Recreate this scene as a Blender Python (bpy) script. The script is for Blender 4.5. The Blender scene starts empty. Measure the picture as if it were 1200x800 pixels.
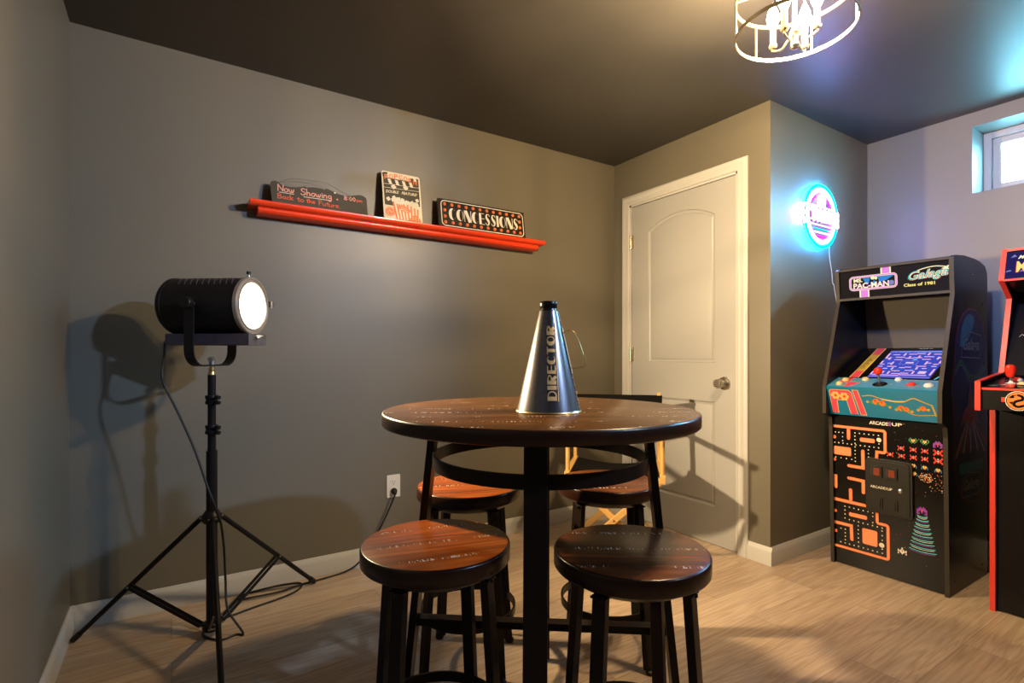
import bpy, bmesh, math, random
from mathutils import Vector, Matrix
from mathutils.geometry import tessellate_polygon
PI = math.pi
D = bpy.data
SC = bpy.context.scene
COL = SC.collection
random.seed(7)

# ------------------------------------------------------------------ camera, world, lights, exposure
YAW = math.radians(32.9)
cam_d = D.cameras.new('camera'); cam = D.objects.new('camera', cam_d); COL.objects.link(cam)
cam_d.sensor_width = 36; cam_d.lens = 616.6/1200*36; cam_d.shift_y = 16/1200
cam_d.clip_start = 0.02
cam.location = (0, 0, 1.059); cam.rotation_euler = (PI/2, 0, -YAW)
SC.camera = cam
vs = SC.view_settings
vs.view_transform = 'Standard'; vs.look = 'None'; vs.gamma = 1; vs.use_curve_mapping = False
vs.exposure = 0.62
world = D.worlds.new('sky'); SC.world = world; world.use_nodes = True
bgn = world.node_tree.nodes['Background']
bgn.inputs['Color'].default_value = (0.22, 0.66, 0.85, 1); bgn.inputs['Strength'].default_value = 32.0

F = Vector((math.sin(YAW), math.cos(YAW), 0)); R = Vector((math.cos(YAW), -math.sin(YAW), 0))
def W(x, d, z=0.0):                    # a place x to the right and d ahead of the room's origin
    return F*d + R*x + Vector((0, 0, z))

def light(name, kind, loc, power, color, parent=None, **kw):
    l = D.lights.new(name, kind); l.energy = power; l.color = color
    for k, v in kw.items(): setattr(l, k, v)
    o = D.objects.new(name, l); COL.objects.link(o); o.location = loc
    if parent: o.parent = parent
    return o
def aim(o, direction):
    o.rotation_euler = Vector(direction).to_track_quat('-Z', 'Y').to_euler()

P_CHANDELIER = 68.0        # each of four bulbs
C_CHANDELIER = (1.0, 0.71, 0.37)
P_SPOT = 230.0
C_SPOT = (1.0, 0.74, 0.42)
P_DOWNLIGHT = 440.0
P_ALCOVE_FILL = 420.0
C_ALCOVE_FILL = (0.22, 0.40, 1.0)
C_DOWNLIGHT = (0.42, 0.62, 1.0)
E_NEON = 28.0
# window daylight: the sky seen through the opening
portal = light('window_daylight', 'AREA', (4.05, 0.58, 2.40), 200.0, (0.22, 0.60, 1.0), shape='RECTANGLE', size=1.3, size_y=0.6)
aim(portal, (-1, 0.05, -0.75))

# room: world x runs along the long wall, y towards it
XL, XD, XA = -0.33, 2.534, 3.57       # left wall, door wall, arcade wall
YB, YC, YR = 2.633, 1.52, -3.0        # long wall, alcove wall, rear wall
ZC = 2.345

# ------------------------------------------------------------------ materials
KA = 0.71        # common factor on every surface's reflectance
MATS = {}
def nt(name):
    m = D.materials.new(name); m.use_nodes = True; MATS[name] = m
    t = m.node_tree; b = t.nodes['Principled BSDF']
    return m, t, b
def N(t, kind, **kw):
    n = t.nodes.new(kind)
    for k, v in kw.items():
        if hasattr(n, k): setattr(n, k, v)
        else: n.inputs[k.replace('_', ' ')].default_value = v
    return n
def L(t, a, b): t.links.new(a, b)
def rgba(c): return (c[0], c[1], c[2], 1)
def mat(name, color, rough=0.5, metal=0.0, spec=0.5, var=0.08, nscale=30, bump=0.0, bscale=200, coat=0.0, emit=None, estr=0.0):
    color = [c*KA for c in color]; spec *= KA
    m, t, b = nt(name)
    b.inputs['Roughness'].default_value = rough; b.inputs['Metallic'].default_value = metal
    b.inputs['Specular IOR Level'].default_value = spec; b.inputs['Coat Weight'].default_value = coat
    tc = N(t, 'ShaderNodeTexCoord')
    no = N(t, 'ShaderNodeTexNoise', Scale=nscale, Detail=4.0); L(t, tc.outputs['Object'], no.inputs['Vector'])
    mx = N(t, 'ShaderNodeMix', data_type='RGBA')
    mx.inputs[6].default_value = rgba([c*(1-var) for c in color]); mx.inputs[7].default_value = rgba([min(1, c*(1+var)) for c in color])
    L(t, no.outputs['Fac'], mx.inputs[0]); L(t, mx.outputs[2], b.inputs['Base Color'])
    if bump:
        n2 = N(t, 'ShaderNodeTexNoise', Scale=bscale, Detail=3.0); L(t, tc.outputs['Object'], n2.inputs['Vector'])
        bp = N(t, 'ShaderNodeBump', Strength=bump, Distance=0.002); L(t, n2.outputs['Fac'], bp.inputs['Height']); L(t, bp.outputs['Normal'], b.inputs['Normal'])
    if emit:
        b.inputs['Emission Color'].default_value = rgba(emit); b.inputs['Emission Strength'].default_value = estr
    return m
def s(r, g, b):                         # sRGB 0-255 to linear
    f = lambda c: (c/255/12.92) if c/255 <= 0.04045 else ((c/255+0.055)/1.055)**2.4
    return (f(r), f(g), f(b))

WALLC = (0.170, 0.152, 0.118)
mat('wall_paint', WALLC, 0.42, spec=0.45, var=0.03, nscale=3, bump=0.12, bscale=350)
mat('ceiling_paint', (0.070, 0.064, 0.058), 0.42, spec=0.5, var=0.04, nscale=4, bump=0.12, bscale=300)
mat('white_trim', (0.58, 0.57, 0.56), 0.35, spec=0.5, var=0.02, nscale=5, bump=0.03)
mat('door_paint', (0.42, 0.415, 0.415), 0.38, spec=0.5, var=0.02, nscale=5, bump=0.05, bscale=400)
mat('vinyl', (0.42, 0.40, 0.40), 0.3, var=0.02)
mat('drywall_white', (0.16, 0.16, 0.15), 0.5, var=0.03)
mat('black_metal', (0.008, 0.007, 0.008), 0.32, metal=0.0, spec=0.28, var=0.3, bump=0.05)
mat('dark_bronze', (0.009, 0.005, 0.0035), 0.32, metal=0.0, spec=0.24, var=0.4, nscale=60, bump=0.08)
mat('satin_nickel', (0.62, 0.56, 0.47), 0.28, metal=1.0, var=0.05)
mat('steel', (0.55, 0.55, 0.55), 0.3, metal=1.0, var=0.1)
mat('worn_steel', (0.20, 0.19, 0.20), 0.4, metal=0.6, var=0.4, nscale=50, bump=0.1)
mat('brass', (0.75, 0.55, 0.25), 0.3, metal=1.0, var=0.1)
mat('gold_paint', (0.80, 0.50, 0.20), 0.40, metal=0.15, var=0.1)
mat('megaphone_black', (0.14, 0.135, 0.15), 0.30, metal=0.9, spec=0.6, var=0.2, nscale=80)
mat('light_wood', (0.72, 0.42, 0.14), 0.4, var=0.2, nscale=25, coat=0.2)
mat('black_canvas', (0.006, 0.0055, 0.005), 0.9, spec=0.1, var=0.2, nscale=300, bump=0.4, bscale=900)
mat('red_lacquer', (0.88, 0.055, 0.010), 0.28, spec=0.5, var=0.06, coat=0.3)
mat('rubber', (0.010, 0.010, 0.010), 0.55, var=0.2)
mat('cord_white', (0.75, 0.78, 0.80), 0.5)
mat('outlet_plastic', (0.80, 0.76, 0.68), 0.35, var=0.01)
mat('slot_dark', (0.03, 0.02, 0.02), 0.6)
mat('chalk_black', (0.060, 0.052, 0.036), 0.6, var=0.25, nscale=20)
mat('chalk_pink', (0.92, 0.40, 0.30), 0.8, var=0.1, nscale=200)
mat('chalk_red', (0.85, 0.16, 0.08), 0.8, var=0.1, nscale=200)
mat('chalk_white', (0.85, 0.80, 0.72), 0.8, var=0.1, nscale=200)
mat('tin_cream', (0.80, 0.72, 0.55), 0.45, var=0.06, nscale=60)
mat('tin_black', (0.06, 0.055, 0.040), 0.4, var=0.2, nscale=60)
mat('tin_orange', (0.82, 0.22, 0.09), 0.45, var=0.1, nscale=60)
mat('tin_cream_light', (0.88, 0.83, 0.70), 0.45, var=0.04)
mat('sign_black', (0.028, 0.020, 0.014), 0.28, var=0.2, coat=0.3)
mat('sign_bulb', (0.90, 0.22, 0.07), 0.35, var=0.15, nscale=90)
mat('sign_bulb_light', (0.95, 0.55, 0.30), 0.35)
mat('cabinet_black', (0.007, 0.006, 0.007), 0.25, spec=0.28, var=0.2)
mat('cabinet_side', (0.005, 0.008, 0.018), 0.28, spec=0.3, var=0.2)
mat('art_black', (0.006, 0.005, 0.005), 0.22, spec=0.28, var=0.1)
mat('trim_grey', (0.035, 0.028, 0.022), 0.5, spec=0.3)
mat('marquee_black', (0.006, 0.005, 0.006), 0.7, spec=0.1)
mat('speaker_grain', (0.095, 0.083, 0.066), 0.6, spec=0.2, var=0.5, nscale=600)
mat('maze_orange', (0.95, 0.20, 0.06), 0.35, var=0.04)
mat('maze_fill', (0.95, 0.32, 0.14), 0.35, var=0.04)
mat('dot_cream', (0.85, 0.74, 0.58), 0.4)
mat('teal', (0.006, 0.20, 0.40), 0.3, var=0.08, coat=0.2)
mat('sky_teal', (0.09, 0.34, 0.62), 0.3, var=0.08, coat=0.2)
mat('hot_pink', (0.78, 0.07, 0.14), 0.3, coat=0.2)
mat('art_yellow', (0.80, 0.58, 0.16), 0.35)
mat('art_gold', (0.55, 0.38, 0.06), 0.4)
mat('art_red', (0.75, 0.06, 0.03), 0.35)
mat('art_green', (0.05, 0.30, 0.12), 0.4)
mat('art_purple', (0.30, 0.05, 0.42), 0.4)
mat('art_blue', (0.03, 0.16, 0.45), 0.4)
mat('art_cyan', (0.10, 0.50, 0.62), 0.4)
mat('art_orange', (0.85, 0.22, 0.03), 0.4)
mat('art_white', (0.80, 0.76, 0.70), 0.4)
mat('side_red', (0.374, 0.044, 0.056), 0.35)
mat('side_white', (0.374, 0.411, 0.486), 0.35)
mat('side_teal', (0.056, 0.224, 0.318), 0.35)
mat('side_navy', (0.022, 0.029, 0.099), 0.35)
mat('side_green', (0.044, 0.150, 0.093), 0.35)
mat('side_line', (0.337, 0.318, 0.318), 0.35)
mat('button_cream', (0.80, 0.62, 0.32), 0.3)
mat('button_white', (0.82, 0.80, 0.76), 0.3)
mat('button_red', (0.80, 0.05, 0.02), 0.25, coat=0.4)
mat('ball_red', (0.85, 0.035, 0.015), 0.2, coat=0.5)
mat('cab_red', (0.70, 0.045, 0.025), 0.35, coat=0.2)
mat('coin_black', (0.011, 0.009, 0.007), 0.38, spec=0.5, bump=0.15, bscale=700)
mat('coin_red', (0.22, 0.035, 0.012), 0.35)
mat('lamp_black', (0.012, 0.010, 0.010), 0.42, spec=0.35, var=0.35, nscale=25, bump=0.15, bscale=120)
mat('lamp_box', (0.085, 0.065, 0.085), 0.45, metal=0.2, var=0.25, nscale=40)
mat('cage_metal', (0.62, 0.52, 0.36), 0.3, metal=0.9, var=0.1)
mat('candle_sleeve', (0.85, 0.76, 0.58), 0.45)
mat('sign_violet', (0.30, 0.05, 0.30), 0.4)
mat('acrylic', (0.75, 0.8, 0.85), 0.1)

def emis(name, color, strength):
    m = D.materials.new(name); m.use_nodes = True; t = m.node_tree; t.nodes.clear(); MATS[name] = m
    e = N(t, 'ShaderNodeEmission'); e.inputs[0].default_value = rgba(color); e.inputs[1].default_value = strength*KA
    o = N(t, 'ShaderNodeOutputMaterial'); L(t, e.outputs[0], o.inputs[0]); return m
emis('lens_glow', (1.0, 0.86, 0.60), 9.0)
mat('ring_steel', (0.50, 0.44, 0.38), 0.38, metal=0.6, var=0.2)
emis('neon_cyan', (0.0, 0.34, 1.0), 7.0*E_NEON)
emis('neon_pink', (1.0, 0.10, 0.80), 2.2*E_NEON)
emis('neon_white', (0.80, 0.72, 1.0), 1.9)
emis('neon_violet', (0.65, 0.05, 0.95), 0.07*E_NEON)
emis('neon_green', (0.0, 0.9, 0.65), 0.07*E_NEON)
emis('neon_yellow', (1.0, 0.95, 0.65), 0.2*E_NEON)
emis('screen_blue', s(62, 78, 190), 0.9)
emis('screen_violet', s(120, 115, 215), 0.9)
emis('screen_white', s(225, 190, 235), 1.0)
emis('screen_cyan', s(95, 170, 235), 1.0)
emis('screen_pink', s(230, 120, 190), 1.0)
emis('marquee_pink', s(235, 140, 225), 0.95)
emis('marquee_cream', s(255, 240, 190), 1.05)
emis('marquee_blue', s(60, 140, 215), 0.9)
emis('marquee_teal', s(50, 185, 195), 0.95)
emis('marquee_yellow', s(250, 225, 130), 1.0)
emis('marquee_red', s(235, 80, 60), 0.9)
emis('marquee_violet', s(170, 165, 235), 0.6)
emis('marquee_navy', s(50, 45, 110), 0.6)
emis('downlight_diffuser', (0.85, 0.9, 1.0), 4.0)

def bulb_glass():
    m = D.materials.new('bulb_glass'); m.use_nodes = True; t = m.node_tree; t.nodes.clear(); MATS['bulb_glass'] = m
    e = N(t, 'ShaderNodeEmission'); e.inputs[0].default_value = (1, 0.86, 0.58, 1); e.inputs[1].default_value = 60
    tr = N(t, 'ShaderNodeBsdfTransparent'); mx = N(t, 'ShaderNodeMixShader'); mx.inputs[0].default_value = 0.55
    o = N(t, 'ShaderNodeOutputMaterial'); L(t, tr.outputs[0], mx.inputs[1]); L(t, e.outputs[0], mx.inputs[2]); L(t, mx.outputs[0], o.inputs[0])
bulb_glass()
def pane_glass():
    m = D.materials.new('pane_glass'); m.use_nodes = True; t = m.node_tree; t.nodes.clear(); MATS['pane_glass'] = m
    g = N(t, 'ShaderNodeBsdfGlossy'); g.inputs['Roughness'].default_value = 0.02
    tr = N(t, 'ShaderNodeBsdfTransparent'); mx = N(t, 'ShaderNodeMixShader'); mx.inputs[0].default_value = 0.08
    o = N(t, 'ShaderNodeOutputMaterial'); L(t, tr.outputs[0], mx.inputs[1]); L(t, g.outputs[0], mx.inputs[2]); L(t, mx.outputs[0], o.inputs[0])
pane_glass()

def floor_mat():
    m, t, b = nt('oak_planks')
    g = N(t, 'ShaderNodeNewGeometry')
    br = N(t, 'ShaderNodeTexBrick', offset=0.37, offset_frequency=2)
    br.inputs['Scale'].default_value = 1.0; br.inputs['Brick Width'].default_value = 1.22; br.inputs['Row Height'].default_value = 0.18
    br.inputs['Mortar Size'].default_value = 0.0009; br.inputs['Mortar Smooth'].default_value = 0.3
    br.inputs['Color1'].default_value = (0, 0, 0, 1); br.inputs['Color2'].default_value = (1, 1, 1, 1); br.inputs['Mortar'].default_value = (0.5, 0.5, 0.5, 1)
    L(t, g.outputs['Position'], br.inputs['Vector'])
    # per-plank shift of the grain
    mulv = N(t, 'ShaderNodeVectorMath', operation='SCALE'); L(t, br.outputs['Color'], mulv.inputs[0]); mulv.inputs['Scale'].default_value = 9.3
    add = N(t, 'ShaderNodeVectorMath', operation='ADD'); L(t, g.outputs['Position'], add.inputs[0]); L(t, mulv.outputs[0], add.inputs[1])
    mp = N(t, 'ShaderNodeMapping'); mp.inputs['Scale'].default_value = (0.75, 10.0, 1.0); L(t, add.outputs[0], mp.inputs['Vector'])
    n1 = N(t, 'ShaderNodeTexNoise', Scale=1.0, Detail=3.0, Distortion=0.35); L(t, mp.outputs[0], n1.inputs['Vector'])
    # cathedral rings: bands cut from the noise height
    m1 = N(t, 'ShaderNodeMath', operation='MULTIPLY'); m1.inputs[1].default_value = 13.0; L(t, n1.outputs['Fac'], m1.inputs[0])
    fr = N(t, 'ShaderNodeMath', operation='PINGPONG'); fr.inputs[1].default_value = 0.5; L(t, m1.outputs[0], fr.inputs[0])
    mp2 = N(t, 'ShaderNodeMapping'); mp2.inputs['Scale'].default_value = (6.0, 170.0, 1.0); L(t, add.outputs[0], mp2.inputs['Vector'])
    n2 = N(t, 'ShaderNodeTexNoise', Scale=1.0, Detail=5.0); L(t, mp2.outputs[0], n2.inputs['Vector'])
    cr = N(t, 'ShaderNodeValToRGB')
    cr.color_ramp.elements[0].position = 0.28; cr.color_ramp.elements[0].color = rgba([c*KA for c in (0.36, 0.252, 0.172)])
    cr.color_ramp.elements[1].position = 0.72; cr.color_ramp.elements[1].color = rgba([c*KA for c in (0.66, 0.51, 0.38)])
    mixf = N(t, 'ShaderNodeMath', operation='MULTIPLY_ADD'); L(t, fr.outputs[0], mixf.inputs[0]); mixf.inputs[1].default_value = 0.42
    m3 = N(t, 'ShaderNodeMath', operation='MULTIPLY_ADD'); L(t, n2.outputs['Fac'], m3.inputs[0]); m3.inputs[1].default_value = 0.50; m3.inputs[2].default_value = 0.08
    L(t, m3.outputs[0], mixf.inputs[2])
    sep = N(t, 'ShaderNodeSeparateColor'); L(t, br.outputs['Color'], sep.inputs[0])
    m4 = N(t, 'ShaderNodeMath', operation='MULTIPLY_ADD'); L(t, sep.outputs[0], m4.inputs[0]); m4.inputs[1].default_value = 0.20; L(t, mixf.outputs[0], m4.inputs[2])
    m5 = N(t, 'ShaderNodeMath', operation='SUBTRACT'); L(t, m4.outputs[0], m5.inputs[0]); m5.inputs[1].default_value = 0.04
    L(t, m5.outputs[0], cr.inputs[0])
    mx = N(t, 'ShaderNodeMix', data_type='RGBA'); L(t, br.outputs['Fac'], mx.inputs[0]); L(t, cr.outputs[0], mx.inputs[6]); mx.inputs[7].default_value = rgba((0.12, 0.08, 0.05))
    L(t, mx.outputs[2], b.inputs['Base Color'])
    b.inputs['Roughness'].default_value = 0.38; b.inputs['Specular IOR Level'].default_value = 0.45
    bp = N(t, 'ShaderNodeBump', Strength=0.15, Distance=0.001); L(t, n2.outputs['Fac'], bp.inputs['Height']); L(t, bp.outputs['Normal'], b.inputs['Normal'])
floor_mat()

def table_wood(name, rot, dark, lite, spacing, vscale=1.0):
    m, t, b = nt(name)
    tc = N(t, 'ShaderNodeTexCoord')
    mp0 = N(t, 'ShaderNodeMapping'); mp0.inputs['Rotation'].default_value = (0, 0, rot); L(t, tc.outputs['Object'], mp0.inputs['Vector'])
    mp = N(t, 'ShaderNodeMapping'); mp.inputs['Scale'].default_value = (2.0, 24.0, 3.0); L(t, mp0.outputs[0], mp.inputs['Vector'])
    n1 = N(t, 'ShaderNodeTexNoise', Scale=1.0, Detail=6.0, Distortion=1.2); L(t, mp.outputs[0], n1.inputs['Vector'])
    cr = N(t, 'ShaderNodeValToRGB')
    cr.color_ramp.elements[0].position = 0.34; cr.color_ramp.elements[0].color = rgba([c*KA for c in dark])
    cr.color_ramp.elements[1].position = 0.70; cr.color_ramp.elements[1].color = rgba([c*KA for c in lite])
    L(t, n1.outputs['Fac'], cr.inputs[0])
    sp = N(t, 'ShaderNodeSeparateXYZ'); L(t, mp0.outputs[0], sp.inputs[0])
    # rows of short saw ticks along each board joint
    wob = N(t, 'ShaderNodeTexNoise', Scale=5.0, Detail=1.0); L(t, mp0.outputs[0], wob.inputs['Vector'])
    w2 = N(t, 'ShaderNodeMath', operation='MULTIPLY_ADD'); L(t, wob.outputs['Fac'], w2.inputs[0]); w2.inputs[1].default_value = 0.006; L(t, sp.outputs[1], w2.inputs[2])
    pp = N(t, 'ShaderNodeMath', operation='PINGPONG'); L(t, w2.outputs[0], pp.inputs[0]); pp.inputs[1].default_value = spacing/2
    band = N(t, 'ShaderNodeMath', operation='LESS_THAN'); L(t, pp.outputs[0], band.inputs[0]); band.inputs[1].default_value = 0.0065
    line = N(t, 'ShaderNodeMath', operation='LESS_THAN'); L(t, pp.outputs[0], line.inputs[0]); line.inputs[1].default_value = 0.0006
    mpt = N(t, 'ShaderNodeMapping'); mpt.inputs['Scale'].default_value = (230.0, 30.0, 7.3); fl_ = N(t, 'ShaderNodeMath', operation='DIVIDE'); L(t, w2.outputs[0], fl_.inputs[0]); fl_.inputs[1].default_value = spacing
    rd_ = N(t, 'ShaderNodeMath', operation='ROUND'); L(t, fl_.outputs[0], rd_.inputs[0])
    oi = N(t, 'ShaderNodeObjectInfo'); rz_ = N(t, 'ShaderNodeMath', operation='MULTIPLY_ADD'); L(t, oi.outputs['Random'], rz_.inputs[0]); rz_.inputs[1].default_value = 37.0; L(t, rd_.outputs[0], rz_.inputs[2])
    cz_ = N(t, 'ShaderNodeCombineXYZ'); L(t, sp.outputs[0], cz_.inputs[0]); L(t, sp.outputs[1], cz_.inputs[1]); L(t, rz_.outputs[0], cz_.inputs[2])
    L(t, cz_.outputs[0], mpt.inputs['Vector'])
    nt2 = N(t, 'ShaderNodeTexNoise', Scale=1.0, Detail=1.0); L(t, mpt.outputs[0], nt2.inputs['Vector'])
    tick = N(t, 'ShaderNodeMath', operation='GREATER_THAN'); L(t, nt2.outputs['Fac'], tick.inputs[0]); tick.inputs[1].default_value = 0.58
    both = N(t, 'ShaderNodeMath', operation='MULTIPLY'); L(t, band.outputs[0], both.inputs[0]); L(t, tick.outputs[0], both.inputs[1])
    geo = N(t, 'ShaderNodeNewGeometry'); spn = N(t, 'ShaderNodeSeparateXYZ'); L(t, geo.outputs['Normal'], spn.inputs[0])
    pn = N(t, 'ShaderNodeTexNoise', Scale=9.0, Detail=1.0); L(t, cz_.outputs[0], pn.inputs['Vector'])
    pm = N(t, 'ShaderNodeMath', operation='GREATER_THAN'); L(t, pn.outputs['Fac'], pm.inputs[0]); pm.inputs[1].default_value = 0.47
    bm_ = N(t, 'ShaderNodeMath', operation='MULTIPLY'); L(t, both.outputs[0], bm_.inputs[0]); L(t, pm.outputs[0], bm_.inputs[1]); both = bm_
    top = N(t, 'ShaderNodeMath', operation='GREATER_THAN'); L(t, spn.outputs[2], top.inputs[0]); top.inputs[1].default_value = 0.9
    fin = N(t, 'ShaderNodeMath', operation='MULTIPLY'); L(t, both.outputs[0], fin.inputs[0]); L(t, top.outputs[0], fin.inputs[1])
    lin = N(t, 'ShaderNodeMath', operation='MULTIPLY'); L(t, line.outputs[0], lin.inputs[0]); L(t, top.outputs[0], lin.inputs[1])
    mxl = N(t, 'ShaderNodeMix', data_type='RGBA'); L(t, lin.outputs[0], mxl.inputs[0]); L(t, cr.outputs[0], mxl.inputs[6]); mxl.inputs[7].default_value = rgba((0.01, 0.006, 0.004))
    mx = N(t, 'ShaderNodeMix', data_type='RGBA'); L(t, fin.outputs[0], mx.inputs[0]); L(t, mxl.outputs[2], mx.inputs[6]); mx.inputs[7].default_value = rgba((0.26, 0.21, 0.16))
    L(t, mx.outputs[2], b.inputs['Base Color'])
    b.inputs['Roughness'].default_value = 0.27; b.inputs['Specular IOR Level'].default_value = 0.26
    bp = N(t, 'ShaderNodeBump', Strength=0.25, Distance=0.001)
    hs = N(t, 'ShaderNodeMath', operation='MULTIPLY_ADD'); L(t, both.outputs[0], hs.inputs[0]); hs.inputs[1].default_value = -0.6; L(t, n1.outputs['Fac'], hs.inputs[2])
    L(t, hs.outputs[0], bp.inputs['Height']); L(t, bp.outputs['Normal'], b.inputs['Normal'])
table_wood('table_wood', 0.0, (0.042, 0.016, 0.004), (0.125, 0.050, 0.012), 0.093)
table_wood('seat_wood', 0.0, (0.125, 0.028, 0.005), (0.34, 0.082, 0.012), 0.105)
table_wood('seat_wood_shaded', 0.0, (0.045, 0.012, 0.004), (0.17, 0.045, 0.011), 0.105)  # same wood as the other seats, with shade put into the colour
mat('rim_wood', (0.022, 0.007, 0.003), 0.28, spec=0.35, var=0.5, nscale=18)

# ------------------------------------------------------------------ mesh helpers
class MB:
    def __init__(self): self.v = []; self.f = []; self.m = []; self.names = []
    def mi(self, name):
        if name not in self.names: self.names.append(name)
        return self.names.index(name)
    def add(self, verts, faces, m):
        o = len(self.v); k = self.mi(m)
        self.v += [Vector(p) for p in verts]
        for f in faces: self.f.append([i+o for i in f]); self.m.append(k)
        return self
    def box(self, c, size, m, M=None):
        c = Vector(c); hx, hy, hz = [a/2 for a in size]
        vs_ = [Vector((x, y, z)) for x in (-hx, hx) for y in (-hy, hy) for z in (-hz, hz)]
        if M is not None: vs_ = [M @ p for p in vs_]
        vs_ = [p + c for p in vs_]
        return self.add(vs_, [(0, 1, 3, 2), (4, 6, 7, 5), (0, 4, 5, 1), (2, 3, 7, 6), (0, 2, 6, 4), (1, 5, 7, 3)], m)
    def box2(self, lo, hi, m):
        lo = Vector(lo); hi = Vector(hi); return self.box((lo+hi)/2, [abs(a) for a in (hi-lo)], m)
    def bar(self, p0, p1, wid, thk, m, side=(0, 0, 1)):      # wid runs along `side` made square to the bar
        p0 = Vector(p0); p1 = Vector(p1); a = (p1-p0); ln = a.length; a.normalize()
        sd = Vector(side); sd = (sd - a*sd.dot(a)).normalized(); tt = a.cross(sd)
        M = Matrix((sd, tt, a)).transposed()
        return self.box((p0+p1)/2, (wid, thk, ln), m, M)
    def cyl(self, p0, p1, r0, r1, m, seg=24, cap=True):
        p0 = Vector(p0); p1 = Vector(p1); a = (p1-p0).normalized()
        u = a.orthogonal().normalized(); w = a.cross(u); vs_ = []; fs = []
        for p, r in ((p0, r0), (p1, r1)):
            for i in range(seg): t = 2*PI*i/seg; vs_.append(p + u*math.cos(t)*r + w*math.sin(t)*r)
        for i in range(seg): j = (i+1) % seg; fs.append((i, j, seg+j, seg+i))
        if cap: fs.append(tuple(reversed(range(seg)))); fs.append(tuple(range(seg, 2*seg)))
        return self.add(vs_, fs, m)
    def lathe(self, prof, m, seg=48, o=(0, 0, 0), axis=(0, 0, 1), closed=False):   # prof: (radius, along axis)
        o = Vector(o); a = Vector(axis).normalized(); u = a.orthogonal().normalized() if abs(a.z) < 0.99 else Vector((1, 0, 0)); w = a.cross(u)
        vs_ = []; fs = []; n = len(prof)
        for r, z in prof:
            for i in range(seg): t = 2*PI*i/seg; vs_.append(o + a*z + u*math.cos(t)*r + w*math.sin(t)*r)
        for k in range(n if closed else n-1):
            k2 = (k+1) % n
            for i in range(seg): j = (i+1) % seg; fs.append((k*seg+i, k*seg+j, k2*seg+j, k2*seg+i))
        if not closed:
            if prof[0][0] > 1e-6: fs.append(tuple(reversed(range(seg))))
            if prof[-1][0] > 1e-6: fs.append(tuple(range((n-1)*seg, n*seg)))
        return self.add(vs_, fs, m)
    def tube(self, pts, r, m, seg=10, cyc=False, flat=None):
        pts = [Vector(p) for p in pts]; n = len(pts); vs_ = []; fs = []; u = None
        for i, p in enumerate(pts):
            a = (pts[(i+1) % n] - pts[i-1]) if cyc else (pts[min(i+1, n-1)] - pts[max(i-1, 0)])
            a.normalize()
            if u is None: u = a.orthogonal().normalized()
            u = (u - a*u.dot(a)); u = u.normalized() if u.length > 1e-6 else a.orthogonal().normalized()
            w = a.cross(u); rr = r[i] if isinstance(r, (list, tuple)) else r
            for k in range(seg): t = 2*PI*k/seg; vs_.append(p + u*math.cos(t)*rr + w*math.sin(t)*rr)
        for i in range(n if cyc else n-1):
            j = (i+1) % n
            for k in range(seg): l = (k+1) % seg; fs.append((i*seg+k, i*seg+l, j*seg+l, j*seg+k))
        if not cyc: fs.append(tuple(reversed(range(seg)))); fs.append(tuple(range((n-1)*seg, n*seg)))
        return self.add(vs_, fs, m)
    def prism(self, poly, O, U, V, depth, m, edge=None):     # polygon in the U-V plane, pushed along U x V
        O = Vector(O); U = Vector(U).normalized(); V = Vector(V).normalized(); n = U.cross(V); k = len(poly)
        a = [O + U*x + V*y for x, y in poly]; b = [p + n*depth for p in a]
        tri = tessellate_polygon([[Vector((x, y, 0)) for x, y in poly]])
        def orient(tr):
            (x0, y0), (x1, y1), (x2, y2) = [poly[i] for i in tr]
            return tr if (x1-x0)*(y2-y0)-(y1-y0)*(x2-x0) > 0 else (tr[0], tr[2], tr[1])
        tri = [orient(t_) for t_ in tri]
        sg = 1 if depth > 0 else -1
        f = []
        for t_ in tri:
            f.append(tuple(reversed(t_)) if sg > 0 else tuple(t_))
            f.append(tuple(i+k for i in (t_ if sg > 0 else reversed(t_))))
        self.add(a+b, f, m)
        area = sum(poly[i][0]*poly[(i+1) % k][1]-poly[(i+1) % k][0]*poly[i][1] for i in range(k))
        q = []
        for i in range(k):
            j = (i+1) % k
            q.append((i, j, k+j, k+i) if (area > 0) == (sg > 0) else (j, i, k+i, k+j))
        return self.add(a+b, q, edge or m)
    def build(self, name, parent=None, origin=(0, 0, 0), bevel=0.0, sharp=35, seg=2, weld=True):
        origin = Vector(origin); me = D.meshes.new(name)
        me.from_pydata([p-origin for p in self.v], [], self.f)
        for n in self.names: me.materials.append(MATS[n])
        for p, k in zip(me.polygons, self.m): p.material_index = k
        if weld:
            bm = bmesh.new(); bm.from_mesh(me); bmesh.ops.remove_doubles(bm, verts=bm.verts, dist=1e-6); bm.to_mesh(me); bm.free()
        me.polygons.foreach_set('use_smooth', [True]*len(me.polygons)); me.set_sharp_from_angle(angle=math.radians(sharp))
        me.update()
        o = D.objects.new(name, me); COL.objects.link(o)
        if parent: o.parent = parent
        else: o.location = origin
        if bevel:
            b = o.modifiers.new('bevel', 'BEVEL'); b.width = bevel; b.segments = seg; b.limit_method = 'ANGLE'; b.angle_limit = math.radians(40); b.harden_normals = True
        return o
def thing(name, label, cat, loc=(0, 0, 0), rz=0.0, group=None):
    o = D.objects.new(name, None); COL.objects.link(o); o.location = loc; o.rotation_euler = (0, 0, rz); o.empty_display_size = 0.1
    return tag(o, label, cat, group)
def tag(o, label, cat, group=None):
    o['label'] = label; o['category'] = cat
    if group: o['group'] = group
    return o
def struct(o): o['kind'] = 'structure'; return o
def copy_tree(o, parent=None):
    c = o.copy(); COL.objects.link(c); c.parent = parent
    for ch in list(o.children): copy_tree(ch, c)
    return c
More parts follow.
